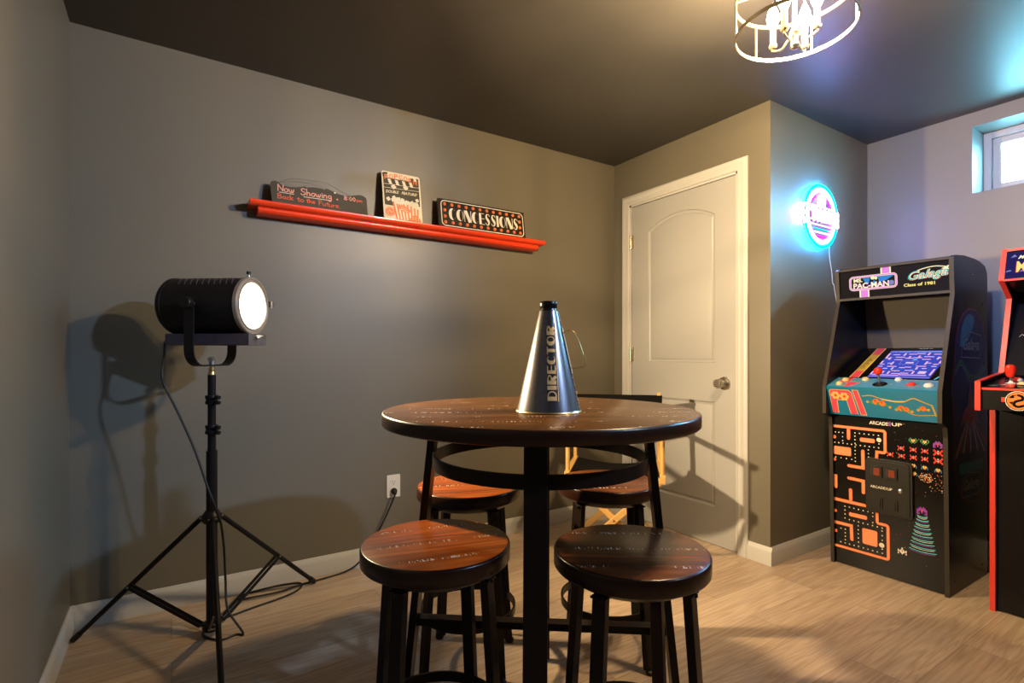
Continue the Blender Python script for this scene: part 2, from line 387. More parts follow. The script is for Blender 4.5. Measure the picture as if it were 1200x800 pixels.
def arc(cx, cy, r, a0, a1, n=12, ry=None):
    ry = r if ry is None else ry
    return [(cx+r*math.cos(math.radians(a0+(a1-a0)*i/n)), cy+ry*math.sin(math.radians(a0+(a1-a0)*i/n))) for i in range(n+1)]
def rrect(x0, y0, x1, y1, r, n=5):
    return arc(x1-r, y1-r, r, 0, 90, n)+arc(x0+r, y1-r, r, 90, 180, n)+arc(x0+r, y0+r, r, 180, 270, n)+arc(x1-r, y0+r, r, 270, 360, n)
def smooth(pts, n=8):                                   # Catmull-Rom through the points
    P = [Vector(p) for p in pts]; P = [P[0]*2-P[1]]+P+[P[-1]*2-P[-2]]; out = []
    for i in range(1, len(P)-2):
        a, b, c, d = P[i-1:i+3]
        for k in range(n):
            t = k/n; out.append(0.5*((2*b)+(c-a)*t+(2*a-5*b+4*c-d)*t*t+(3*b-a-3*c+d)*t**3))
    out.append(P[-2]); return out
def sm2(pts, n=6): return [(p.x, p.y) for p in smooth([(x, y, 0) for x, y in pts], n)]

TEXTS = {}
def text_mesh(sx, offset=0.0, shear=0.0):
    key = (sx, offset, shear)
    if key not in TEXTS:
        c = D.curves.new('lettering', 'FONT'); c.body = sx; c.size = 1; c.offset = offset; c.shear = shear; c.resolution_u = 3
        o = D.objects.new('lettering', c); me = D.meshes.new_from_object(o)
        TEXTS[key] = ([(v.co.x, v.co.y) for v in me.vertices], [tuple(p.vertices) for p in me.polygons])
        D.objects.remove(o); D.curves.remove(c); D.meshes.remove(me)
    return TEXTS[key]
class Art:
    """flat printed shapes on a face: u to the right, v up, each later shape a hair above the one before"""
    def __init__(self, O, U, V, lift=0.0006, step=0.00006, fn=None):
        self.O = Vector(O); self.U = Vector(U).normalized(); self.V = Vector(V).normalized(); self.n = self.U.cross(self.V)
        self.h = lift; self.step = step; self.mb = MB(); self.fn = fn
    def put(self, x, y, h): return self.fn(x, y, h) if self.fn else self.O + self.U*x + self.V*y + self.n*h
    def raw(self, pts, faces, m, bump=True):
        self.mb.add([self.put(x, y, self.h) for x, y in pts], faces, m)
        if bump: self.h += self.step
        return self
    def poly(self, pts, m):
        tri = tessellate_polygon([[Vector((x, y, 0)) for x, y in pts]])
        fs = []
        for tr in tri:
            (x0, y0), (x1, y1), (x2, y2) = [pts[i] for i in tr]
            fs.append(tuple(tr) if (x1-x0)*(y2-y0)-(y1-y0)*(x2-x0) > 0 else (tr[0], tr[2], tr[1]))
        return self.raw(pts, fs, m)
    def rect(self, x0, y0, x1, y1, m): return self.raw([(x0, y0), (x1, y0), (x1, y1), (x0, y1)], [(0, 1, 2, 3)], m)
    def disc(self, x, y, r, m, ry=None, n=16): return self.poly(arc(x, y, r, 0, 360*(n-1)/n, n-1, ry), m)
    def stroke(self, pts, w, m, cyc=False, caps=True):   # width w, or one per point
        P = [Vector((x, y)) for x, y in pts]; n = len(P)
        if n < 2: return self
        ws = list(w) if isinstance(w, (list, tuple)) else [w]*n
        a = []; b = []
        for i in range(n):
            d0 = (P[i]-P[i-1]) if (i > 0 or cyc) else (P[1]-P[0]); d1 = (P[(i+1) % n]-P[i]) if (i < n-1 or cyc) else (P[-1]-P[-2])
            d0 = d0.normalized() if d0.length else d1.normalized(); d1 = d1.normalized() if d1.length else d0
            t = (d0+d1); t = t.normalized() if t.length > 1e-5 else d1
            k = 1/max(0.5, t.dot(d1)); nrm = Vector((-t.y, t.x))*ws[i]/2*k
            a.append(P[i]+nrm); b.append(P[i]-nrm)
        pts2 = [tuple(p) for p in a+b]; fs = []
        for i in range(n if cyc else n-1): j = (i+1) % n; fs.append((i, n+i, n+j, j))
        self.raw(pts2, fs, m, bump=False)
        if caps and not cyc and not self.fn:
            for e in (0, -1): 
                if ws[e] > 0.0012: self.poly(arc(P[e].x, P[e].y, ws[e]/2, 0, 330, 9), m); self.h -= self.step
        self.h += self.step; return self
    def text(self, sx, x, y, w, h, m, offset=0.0, shear=0.0, skew=0.0):
        vs_, fs = text_mesh(sx, offset, shear)
        xs = [p[0] for p in vs_]; ys = [p[1] for p in vs_]; x0, x1, y0, y1 = min(xs), max(xs), min(ys), max(ys)
        q = [(x+(px-x0)/(x1-x0)*w, y+(py-y0)/(y1-y0)*h + skew*(px-x0)/(x1-x0)*w) for px, py in vs_]
        return self.raw(q, fs, m)
    def build(self, name, parent=None, origin=(0, 0, 0)):
        return self.mb.build(name, parent, origin, weld=False)

# ------------------------------------------------------------------ the room
def quad_wall(name, a, b, z0, z1, m, thick=0.1, holes=None):
    """wall from a to b (x, y), room on the left side of a->b; thickness goes away from the room; holes: (s0, s1, z0, z1) along the wall"""
    a = Vector((a[0], a[1], 0)); b = Vector((b[0], b[1], 0)); u = (b-a).normalized(); ln = (b-a).length
    n = Vector((u.y, -u.x, 0))
    mb = MB()
    spans = [(0, ln, z0, z1)]
    for (s0, s1, h0, h1) in holes or []:
        spans = [(0, s0, z0, z1), (s1, ln, z0, z1), (s0, s1, z0, h0), (s0, s1, h1, z1)]
    for (p, q, h0, h1) in spans:
        if q-p < 1e-4 or h1-h0 < 1e-4: continue
        c = a + u*((p+q)/2) + n*(thick/2) + Vector((0, 0, (h0+h1)/2))
        M = Matrix((u, n, Vector((0, 0, 1)))).transposed()
        mb.box(c, (q-p, thick, h1-h0), m, M)
    return struct(mb.build(name, weld=False))
fl = MB(); fl.box2((XL-0.1, YR-0.1, -0.1), (XA+0.3, YB+0.1, 0), 'oak_planks'); struct(fl.build('floor'))
ce = MB(); ce.box2((XL-0.1, YR-0.1, ZC), (XA+0.3, YB+0.1, ZC+0.1), 'ceiling_paint'); struct(ce.build('ceiling'))
quad_wall('wall_left', (XL, YB), (XL, YR), 0, ZC, 'wall_paint')
quad_wall('wall_back', (XD+0.1, YB), (XL-0.1, YB), 0, ZC, 'wall_paint')
DY0, DY1, DH = 1.700, 2.487, 2.040      # door opening
quad_wall('wall_door', (XD, YC), (XD, YB), 0, ZC, 'wall_paint', holes=[(DY0-YC, DY1-YC, 0, DH)])
quad_wall('door_light_block', (XD+0.16, YC+0.1), (XD+0.16, YB), 0, ZC, 'wall_paint', thick=0.05)  # unseen panel added to stop sky light leaking under the door
quad_wall('wall_alcove', (XA+0.1, YC), (XD+0.1, YC), 0, ZC, 'wall_paint')
WY0, WY1, WZ0, WZ1 = 0.12, 1.02, 1.915, 2.271
quad_wall('wall_window', (XA, YR), (XA, YC), 0, ZC, 'wall_paint', thick=0.205, holes=[(WY0-YR, WY1-YR, WZ0, WZ1)])
quad_wall('wall_rear', (XL, YR), (XA, YR), 0, ZC, 'wall_paint')

BBP = [(0, 0), (0.014, 0), (0.014, 0.058), (0.0125, 0.064), (0.0125, 0.070), (0.009, 0.076), (0.007, 0.084), (0.004, 0.090), (0, 0.090)]
def baseboard(name, runs):
    mb = MB()
    for (a, b, off) in runs:            # a, b points on the wall, off: direction into the room
        a = Vector((*a, 0)); b = Vector((*b, 0)); off = Vector((*off, 0)); u = (b-a).normalized()
        sg = off.cross(Vector((0, 0, 1))).dot(u)
        mb.prism(BBP, a, off, (0, 0, 1), (b-a).length*sg, 'white_trim')
    return struct(mb.build(name, sharp=50))
baseboard('baseboard_left', [((XL, YR), (XL, YB), (1, 0))])
baseboard('baseboard_back', [((XL, YB), (XD, YB), (0, -1))])
baseboard('baseboard_door', [((XD, YC-0.014), (XD, DY0-0.062), (-1, 0)), ((XD, DY1+0.062), (XD, YB), (-1, 0))])
baseboard('baseboard_alcove', [((XD-0.0005, YC), (XA, YC), (0, -1))])
baseboard('baseboard_window', [((XA, YR), (XA, YC), (-1, 0))])

# ---- door: jamb, casing, slab with one arched and one square panel
dr = D.objects.new('door_1', None); COL.objects.link(dr); dr.location = (XD, (DY0+DY1)/2, 0); struct(dr); DO = dr.location.copy()
cs = MB()
CW = 0.062
CP = [(0, 0), (0.062, 0), (0.062, 0.011), (0.056, 0.016), (0.044, 0.018), (0.036, 0.015), (0.030, 0.013), (0.016, 0.011), (0.010, 0.013), (0.004, 0.011), (0, 0.007)]
# profile: u away from the opening, v out of the wall
def casing_leg(y, sgn):                 # mitred side
    vs_ = []; n = len(CP)
    for u, v in CP: vs_.append(Vector((XD-v, y+sgn*u, 0)))
    for u, v in CP: vs_.append(Vector((XD-v, y+sgn*u, DH+u)))
    fs = [(i, (i+1) % n, n+(i+1) % n, n+i) for i in range(n)]
    if sgn > 0: fs = [tuple(reversed(f)) for f in fs]
    cs.add(vs_, fs + [tuple(range(n))], 'white_trim')
casing_leg(DY0, -1); casing_leg(DY1, 1)
vs_ = [Vector((XD-v, DY0-u, DH+u)) for u, v in CP] + [Vector((XD-v, DY1+u, DH+u)) for u, v in CP]; n = len(CP)
cs.add(vs_, [(i, (i+1) % n, n+(i+1) % n, n+i) for i in range(n)], 'white_trim')
cs.build('casing', dr, DO, sharp=50)
jb = MB()
for y0, y1 in ((DY0-0.001, DY0+0.012), (DY1-0.012, DY1+0.001)): jb.box2((XD-0.001, y0, 0), (XD+0.1, y1, DH), 'white_trim')
jb.box2((XD-0.001, DY0, DH-0.012), (XD+0.1, DY1, DH+0.001), 'white_trim')
jb.build('jamb', dr, DO)
sl = MB()
sx = XD+0.006; SY0, SY1, SZ0, SZ1 = DY0+0.015, DY1-0.015, 0.004, DH-0.015
def panel_path(i, y0, y1, z0, z1, rise):
    a, b, c = y0+i, y1-i, z0+i
    if rise == 0: return [(a, c), (b, c), (b, z1-i), (a, z1-i)]
    half = (y1-y0)/2; Rr = (half*half+rise*rise)/(2*rise); cy = (y0+y1)/2; cz = z1+rise-Rr
    r = Rr-i; h = half-i; t = math.asin(h/r)
    return [(a, c), (b, c)] + [(cy+r*math.sin(t*(1-2*k/16)), cz+r*math.cos(t*(1-2*k/16))) for k in range(17)]
PANELS = [(1.847, 2.334, 1.016, 1.847, 0.070), (1.847, 2.334, 0.215, 0.800, 0.0)]
outer = [Vector((SY0, SZ0, 0)), Vector((SY1, SZ0, 0)), Vector((SY1, SZ1, 0)), Vector((SY0, SZ1, 0))]
loops = [outer] + [[Vector((y, z, 0)) for y, z in panel_path(0, *p)] for p in PANELS]
flat = [v for l in loops for v in l]
sl.add([Vector((sx, v.x, v.y)) for v in flat], [tuple(t) for t in tessellate_polygon(loops)], 'door_paint')
for p in PANELS:
    steps = [(0, 0), (0.004, 0.006), (0.010, 0.009), (0.018, 0.0095), (0.022, 0.006), (0.046, 0.0005)]
    rings = [[Vector((sx+dz, y, z)) for y, z in panel_path(i, *p)] for i, dz in steps]
    k = len(rings[0])
    for r0, r1 in zip(rings, rings[1:]): sl.add(r0+r1, [(i, (i+1) % k, k+(i+1) % k, k+i) for i in range(k)], 'door_paint')
    sl.add(rings[-1], [tuple(range(k))], 'door_paint')
sl.box2((sx+0.011, SY0, SZ0), (sx+0.04, SY1, SZ1), 'door_paint')
for a, b in ((0, 1), (1, 2), (2, 3), (3, 0)):
    p, q = outer[a], outer[b]; sl.add([(sx, p.x, p.y), (sx, q.x, q.y), (sx+0.02, q.x, q.y), (sx+0.02, p.x, p.y)], [(0, 1, 2, 3)], 'door_paint')
slab = sl.build('door_panel', dr, DO, sharp=25)
bmx = bmesh.new(); bmx.from_mesh(slab.data); bmesh.ops.recalc_face_normals(bmx, faces=bmx.faces); bmx.to_mesh(slab.data); bmx.free()
for z in (1.80, 1.065, 0.30):
    h = MB(); h.cyl((XD-0.006, DY1-0.010, z-0.045), (XD-0.006, DY1-0.010, z+0.045), 0.0065, 0.0065, 'satin_nickel', 14)
    h.box2((XD-0.003, DY1-0.028, z-0.044), (XD+0.006, DY1-0.004, z+0.044), 'satin_nickel')
    h.build('hinge', dr, DO)
k = MB(); kc = Vector((sx, 1.787, 0.905)); ax = Vector((-1, 0, 0))
k.lathe([(0.036, 0.0), (0.036, 0.004), (0.033, 0.010), (0.026, 0.013), (0.021, 0.016), (0.019, 0.022), (0.022, 0.030), (0.0245, 0.040), (0.0255, 0.058), (0.0245, 0.066), (0.022, 0.069), (0.0, 0.069)], 'satin_nickel', 36, kc, ax)
kn = k.build('door_knob', dr, DO); kn['label'] = 'round satin nickel knob with a keypad on its face'
kp = MB()
for r_ in range(4):
    for c_ in range(3): kp.box((sx-0.0695, 1.787+(c_-1)*0.0095, 0.905+(1.5-r_)*0.0095), (0.0022, 0.006, 0.006), 'slot_dark')
kp.build('keypad', kn, DO)

# ---- window in the arcade wall
wn = D.objects.new('window_1', None); COL.objects.link(wn); wn.location = (XA, 0.57, WZ0); struct(wn); WO = wn.location.copy()
rv = MB(); XW = XA+0.2
rv.box2((XA-0.0015, WY1-0.002, WZ0), (XW, WY1+0.001, WZ1), 'drywall_white')
rv.box2((XA-0.0015, WY0-0.001, WZ0), (XW, WY0+0.002, WZ1), 'drywall_white')
rv.box2((XA-0.0015, WY0, WZ1-0.002), (XW, WY1, WZ1+0.001), 'drywall_white')
rv.box2((XA-0.0015, WY0, WZ0-0.001), (XW, WY1, WZ0+0.002), 'drywall_white')
rv.build('reveal', wn, WO)
def frame(mb, x0, x1, y0, y1, z0, z1, w, m):
    mb.box2((x0, y0, z0), (x1, y0+w, z1), m); mb.box2((x0, y1-w, z0), (x1, y1, z1), m)
    mb.box2((x0, y0+w, z0), (x1, y1-w, z0+w), m); mb.box2((x0, y0+w, z1-w), (x1, y1-w, z1), m)
wf = MB(); frame(wf, XW-0.035, XW+0.02, WY0+0.002, WY1-0.002, WZ0+0.002, WZ1-0.002, 0.034, 'vinyl'); wf.build('window_frame', wn, WO, bevel=0.003)
ws = MB(); frame(ws, XW-0.018, XW+0.010, WY0+0.037, WY1-0.037, WZ0+0.037, WZ1-0.037, 0.034, 'vinyl'); sash = ws.build('window_sash', wn, WO, bevel=0.003)
wp = MB(); wp.box2((XW-0.004, WY0+0.066, WZ0+0.066), (XW, WY1-0.066, WZ1-0.066), 'pane_glass'); wp.build('pane', sash, WO)

# ------------------------------------------------------------------ outlet
OX, OZ = 0.968, 0.380
ou = thing('wall_outlet', 'white duplex wall outlet low on the long grey wall with a black plug in it', 'outlet', (OX, YB, OZ-0.06)); o0 = ou.location.copy()
m = MB(); m.prism(rrect(-0.036, -0.058, 0.036, 0.058, 0.004), (OX, YB, OZ), (1, 0, 0), (0, 0, 1), 0.005, 'outlet_plastic'); m.build('cover_plate', ou, o0, bevel=0.0015)
for dz in (0.020, -0.020):
    m = MB(); m.prism(rrect(-0.017, -0.0145, 0.017, 0.0145, 0.009), (OX, YB-0.005, OZ+dz), (1, 0, 0), (0, 0, 1), 0.0018, 'outlet_plastic')
    rc = m.build('receptacle', ou, o0)
    m = MB(); m.box((OX-0.0065, YB-0.0070, OZ+dz+0.003), (0.002, 0.001, 0.008), 'slot_dark'); m.box((OX+0.0065, YB-0.0070, OZ+dz+0.003), (0.002, 0.001, 0.007), 'slot_dark')
    m.cyl((OX, YB-0.0065, OZ+dz-0.008), (OX, YB-0.0078, OZ+dz-0.008), 0.0025, 0.0025, 'slot_dark', 12); m.build('slots', rc, o0)

# ------------------------------------------------------------------ wall shelf and signs
SHZ = 1.742
sh = thing('wall_shelf', 'long glossy red picture ledge on the grey wall holding three signs', 'shelf', (1.08, YB, SHZ-0.06)); o0 = sh.location.copy()
def ledge_prof(dx):                     # (out of wall, height)
    return [(0, 0), (dx, 0), (dx+0.004, -0.005), (dx+0.003, -0.013), (dx-0.004, -0.019), (dx-0.008, -0.024)]
m = MB()
prof = [(0, 0), (0.098, 0), (0.103, -0.003), (0.103, -0.012), (0.099, -0.019), (0.092, -0.024), (0.084, -0.026), (0, -0.026)]
m.prism(prof, (0.285, YB, SHZ), (0, -1, 0), (0, 0, 1), -1.59, 'red_lacquer')
m.build('top_board', sh, o0, bevel=0.001, sharp=40)
m = MB()
prof = [(0, -0.026), (0.076, -0.026), (0.080, -0.031), (0.080, -0.040), (0.075, -0.048), (0.064, -0.054), (0.050, -0.056), (0, -0.056)]
m.prism(prof, (0.320, YB, SHZ), (0, -1, 0), (0, 0, 1), -1.52, 'red_lacquer')
m.build('lower_moulding', sh, o0, bevel=0.001, sharp=40)

def leaning(x0, w, h, foot_out, tilt):   # frame of a sign leaning on the wall: origin bottom left front, u right, v up the sign
    O = Vector((x0, YB-foot_out, SHZ+0.001)); V = Vector((0, math.sin(tilt), math.cos(tilt))); return O, Vector((1, 0, 0)), V
# chalkboard
CB_W, CB_H = 0.437, 0.118
O, U, V = leaning(0.374, CB_W, CB_H, 0.075, math.radians(14))
t = thing('chalkboard_sign', 'scalloped black chalkboard sign with handwritten show time leaning at one end of the red shelf', 'sign', (O.x+CB_W/2, O.y, SHZ)); o0 = t.location.copy()
top = sm2([(0.0, 0.098), (0.012, 0.108), (0.030, 0.107), (0.048, 0.094), (0.085, 0.090), (0.125, 0.098), (0.150, 0.107)], 5) + sm2([(0.154, 0.100), (0.185, 0.108), (0.215, 0.108), (0.238, 0.104)], 4) + sm2([(0.240, 0.112), (0.262, 0.108), (0.300, 0.094), (0.345, 0.092), (0.385, 0.103), (0.410, 0.108), (0.433, 0.098), (0.437, 0.085)], 5)
poly = [(0.004, 0), (0.437, 0)] + list(reversed(top)) + [(0.0, 0.05)]
m = MB(); m.prism(poly, O, U, V, -0.006, 'chalk_black'); m.build('board', t, o0)
A = Art(O, U, V, lift=0.0006)
HAND = {
 'N': (0.62, [[(0, 0), (0.02, 1)], [(0.02, 1), (0.5, 0.02)], [(0.5, 0.02), (0.55, 1)]]),
 'o': (0.5, [[(0.2, 0.5), (0.03, 0.3), (0.08, 0.05), (0.3, 0.02), (0.4, 0.25), (0.3, 0.48), (0.2, 0.5)]]),
 'w': (0.62, [[(0, 0.5), (0.1, 0.05), (0.25, 0.08), (0.28, 0.42), (0.3, 0.1), (0.42, 0.04), (0.52, 0.5)]]),
 'S': (0.6, [[(0.48, 0.88), (0.3, 1.0), (0.08, 0.85), (0.12, 0.6), (0.42, 0.4), (0.45, 0.12), (0.2, -0.02), (0.0, 0.12)]]),
 'h': (0.5, [[(0.03, 1), (0.05, 0)], [(0.05, 0.3), (0.2, 0.5), (0.33, 0.38), (0.36, 0)]]),
 'i': (0.2, [[(0.06, 0.48), (0.08, 0)], [(0.06, 0.7), (0.07, 0.73)]]),
 'n': (0.5, [[(0.03, 0.5), (0.05, 0)], [(0.05, 0.3), (0.2, 0.5), (0.33, 0.38), (0.36, 0)]]),
 'g': (0.5, [[(0.36, 0.45), (0.15, 0.5), (0.04, 0.25), (0.18, 0.04), (0.35, 0.2), (0.37, 0.45), (0.36, -0.2), (0.2, -0.42), (0.02, -0.3)]]),
 'B': (0.58, [[(0.04, 1), (0.05, 0)], [(0.04, 1), (0.35, 0.92), (0.38, 0.65), (0.08, 0.52), (0.42, 0.42), (0.44, 0.1), (0.05, 0)]]),
 'a': (0.48, [[(0.35, 0.45), (0.15, 0.5), (0.03, 0.25), (0.15, 0.03), (0.33, 0.2), (0.36, 0.48), (0.36, 0.1), (0.42, 0.0)]]),
 'c': (0.42, [[(0.34, 0.42), (0.18, 0.5), (0.03, 0.28), (0.12, 0.03), (0.34, 0.08)]]),
 'k': (0.46, [[(0.04, 1), (0.05, 0)], [(0.34, 0.5), (0.06, 0.24), (0.38, 0)]]),
 't': (0.38, [[(0.17, 0.85), (0.17, 0.08), (0.3, 0.02)], [(0.0, 0.55), (0.34, 0.57)]]),
 'e': (0.45, [[(0.04, 0.27), (0.34, 0.32), (0.28, 0.5), (0.08, 0.42), (0.05, 0.12), (0.2, 0.0), (0.37, 0.08)]]),
 'F': (0.52, [[(0.05, 1), (0.05, 0)], [(0.0, 1), (0.46, 0.98)], [(0.05, 0.55), (0.36, 0.55)]]),
 'u': (0.5, [[(0.03, 0.5), (0.06, 0.1), (0.22, 0.02), (0.34, 0.2), (0.36, 0.5), (0.38, 0.02)]]),
 'r': (0.38, [[(0.04, 0.5), (0.06, 0)], [(0.06, 0.3), (0.18, 0.48), (0.32, 0.45)]]),
 '8': (0.5, [[(0.2, 0.52), (0.05, 0.75), (0.2, 0.98), (0.36, 0.75), (0.2, 0.52), (0.02, 0.25), (0.2, 0.0), (0.4, 0.25), (0.2, 0.52)]]),
 '0': (0.48, [[(0.2, 1.0), (0.04, 0.55), (0.18, 0.0), (0.37, 0.5), (0.2, 1.0)]]),
 ':': (0.22, [[(0.06, 0.75), (0.07, 0.78)], [(0.06, 0.25), (0.07, 0.28)]]),
 'p': (0.48, [[(0.04, 0.5), (0.05, -0.4)], [(0.05, 0.4), (0.22, 0.52), (0.36, 0.28), (0.2, 0.02), (0.05, 0.1)]]),
 'm': (0.62, [[(0.03, 0.5), (0.04, 0)], [(0.04, 0.35), (0.16, 0.5), (0.24, 0.35), (0.25, 0)], [(0.25, 0.35), (0.38, 0.5), (0.46, 0.35), (0.48, 0)]]),
 '.': (0.2, [[(0.05, 0.02), (0.06, 0.03)]]), ' ': (0.42, [])}
def hand(A, txt, x, y, h, w, m, width=None):
    adv = sum(HAND[c][0] for c in txt); k = (width/adv) if width else h
    for c in txt:
        a, strokes = HAND[c]
        for st in strokes:
            pts = [(x+px*k, y+py*h) for px, py in st]
            A.stroke(sm2(pts, 4) if len(pts) > 2 else pts, w, m)
        x += a*k
hand(A, 'Now', 0.030, 0.062, 0.032, 0.0042, 'chalk_pink', 0.072)
hand(A, 'Showing', 0.128, 0.060, 0.032, 0.0042, 'chalk_pink', 0.142)
A.stroke([(0.036, 0.055), (0.097, 0.055)], 0.0028, 'chalk_white'); A.stroke([(0.140, 0.050), (0.262, 0.052)], 0.0028, 'chalk_white')
hand(A, 'Back', 0.026, 0.024, 0.024, 0.0032, 'chalk_red', 0.070)
hand(A, 'to', 0.110, 0.022, 0.024, 0.0030, 'chalk_red', 0.032)
hand(A, 'the', 0.150, 0.022, 0.022, 0.0030, 'chalk_red', 0.040)
hand(A, 'Future.', 0.205, 0.018, 0.024, 0.0030, 'chalk_red', 0.100)
A.disc(0.283, 0.095, 0.0038, 'chalk_white'); A.disc(0.292, 0.062, 0.0042, 'chalk_pink')
hand(A, '8:00', 0.325, 0.066, 0.021, 0.0036, 'chalk_pink', 0.058); hand(A, 'pm', 0.386, 0.068, 0.014, 0.0030, 'chalk_red', 0.030)
A.build('chalk_writing', t, o0)
m = MB()
def onsign(O, U, V, x, y, h=0.0): return O + U*x + V*y + U.cross(V)*h
m.tube(smooth([onsign(O, U, V, 0.035, 0.106, -0.003), onsign(O, U, V, 0.09, 0.138, -0.008), onsign(O, U, V, 0.17, 0.147, -0.012), onsign(O, U, V, 0.25, 0.146, -0.010), onsign(O, U, V, 0.32, 0.112, -0.006), onsign(O, U, V, 0.36, 0.096, -0.003)]), 0.0007, 'slot_dark', 6)
m.tube(smooth([onsign(O, U, V, 0.035, 0.106, -0.006), onsign(O, U, V, 0.11, 0.126, -0.010), onsign(O, U, V, 0.19, 0.128, -0.012), onsign(O, U, V, 0.235, 0.112, -0.006)]), 0.0007, 'slot_dark', 6)
m.build('hanging_wire', t, o0)

# popcorn tin sign
O, U, V = leaning(0.892, 0.207, 0.258, 0.078, math.radians(10))
t = thing('popcorn_sign', 'upright cream tin sign of a striped popcorn box in the middle of the red shelf', 'sign', (O.x+0.103, O.y, SHZ)); o0 = t.location.copy()
PW, PH = 0.207, 0.258
m = MB(); m.prism(rrect(0, 0, PW, PH, 0.012), O, U, V, -0.003, 'tin_cream'); m.build('tin_plate', t, o0)
A = Art(O, U, V)
A.poly(rrect(0.008, 0.075, PW-0.008, PH-0.035, 0.004), 'tin_black')
A.poly([(0.004, PH-0.012), (0.016, PH-0.006), (0.034, PH-0.006), (0.022, PH-0.034), (0.006, PH-0.036)], 'tin_black')
A.poly([(0.150, PH-0.016), (0.198, PH-0.012), (0.200, PH-0.05), (0.160, PH-0.046)], 'tin_black')
A.poly([(0.170, PH-0.014), (0.184, PH-0.013), (0.192, PH-0.030), (0.178, PH-0.030)], 'tin_cream_light')
for x in (0.030, 0.068, 0.106, 0.144): A.poly([(x, PH-0.040), (x+0.016, PH-0.040), (x+0.024, PH-0.066), (x+0.008, PH-0.066)], 'tin_cream_light')
A.stroke([(0.006, PH-0.070), (PW-0.006, PH-0.062)], 0.0020, 'tin_cream_light'); A.stroke([(0.006, PH-0.090), (PW-0.006, PH-0.082)], 0.0020, 'tin_cream_light')
for i, ch in enumerate('POPCORN'):
    f_ = i/6; A.text(ch, 0.014+0.0258*i, PH-0.050+0.016*math.sin(PI*(0.12+f_*0.88)), 0.021, 0.026, 'tin_orange', offset=0.02)
def kernel(x, y, r, m='tin_cream_light'):
    for k_ in range(4):
        a_ = k_*PI/2+x*50; A.disc(x+math.cos(a_)*r*0.55, y+math.sin(a_)*r*0.55, r*0.62, m, n=9); A.h -= A.step
    A.h += A.step
kernel(0.060, PH-0.080, 0.012); kernel(0.125, PH-0.074, 0.012); kernel(0.184, PH-0.135, 0.009); kernel(0.028, PH-0.150, 0.010)
A.text('DOUBLE', 0.016, PH-0.118, 0.070, 0.015, 'tin_cream_light', offset=0.02, shear=0.3, skew=0.06); A.text('FEATURE!', 0.100, PH-0.114, 0.086, 0.015, 'tin_cream_light', offset=0.02, shear=0.3, skew=0.03)
A.poly([(0.046, 0.108), (0.200, 0.090), (0.192, 0.006), (0.064, 0.006)], 'tin_cream_light')
for i in range(8):
    a = i/8; b = a+0.0625
    A.poly([(0.046+0.154*a, 0.108-0.018*a), (0.046+0.154*b, 0.108-0.018*b), (0.064+0.128*b, 0.006), (0.064+0.128*a, 0.006)], 'tin_orange')
for i in range(22):
    x = 0.052+0.0064*i; kernel(x, 0.106-0.0009*i+(0.008 if i % 3 else 0.000)+0.006*math.sin(i*1.7), 0.0095)
A.poly([(0.108+0.036*math.cos(k_*PI/12), 0.066+0.018*math.sin(k_*PI/12)-0.010*math.cos(k_*PI/12)) for k_ in range(24)], 'tin_orange')
A.stroke([(0.108+0.032*math.cos(k_*PI/12), 0.066+0.014*math.sin(k_*PI/12)-0.010*math.cos(k_*PI/12)) for k_ in range(24)], 0.0014, 'tin_cream', cyc=True)
A.stroke([(0.092, 0.073), (0.122, 0.064)], 0.003, 'tin_cream'); A.stroke([(0.090, 0.063), (0.128, 0.053)], 0.003, 'tin_cream')
A.disc(0.034, 0.040, 0.024, 'tin_orange', n=20); A.stroke(arc(0.034, 0.040, 0.019, 0, 345, 20), 0.0016, 'tin_cream', cyc=True)
A.stroke(sm2([(0.024, 0.034), (0.030, 0.050), (0.036, 0.034), (0.046, 0.044)]), 0.0024, 'tin_cream')
A.poly(sm2([(0.130, 0.006), (0.146, 0.028), (0.168, 0.040), (0.186, 0.030), (0.200, 0.006)]), 'tin_orange')
for x in (0.150, 0.166, 0.182): A.stroke([(x, 0.012), (x+0.004, 0.030)], 0.002, 'tin_cream')
A.build('tin_print', t, o0)

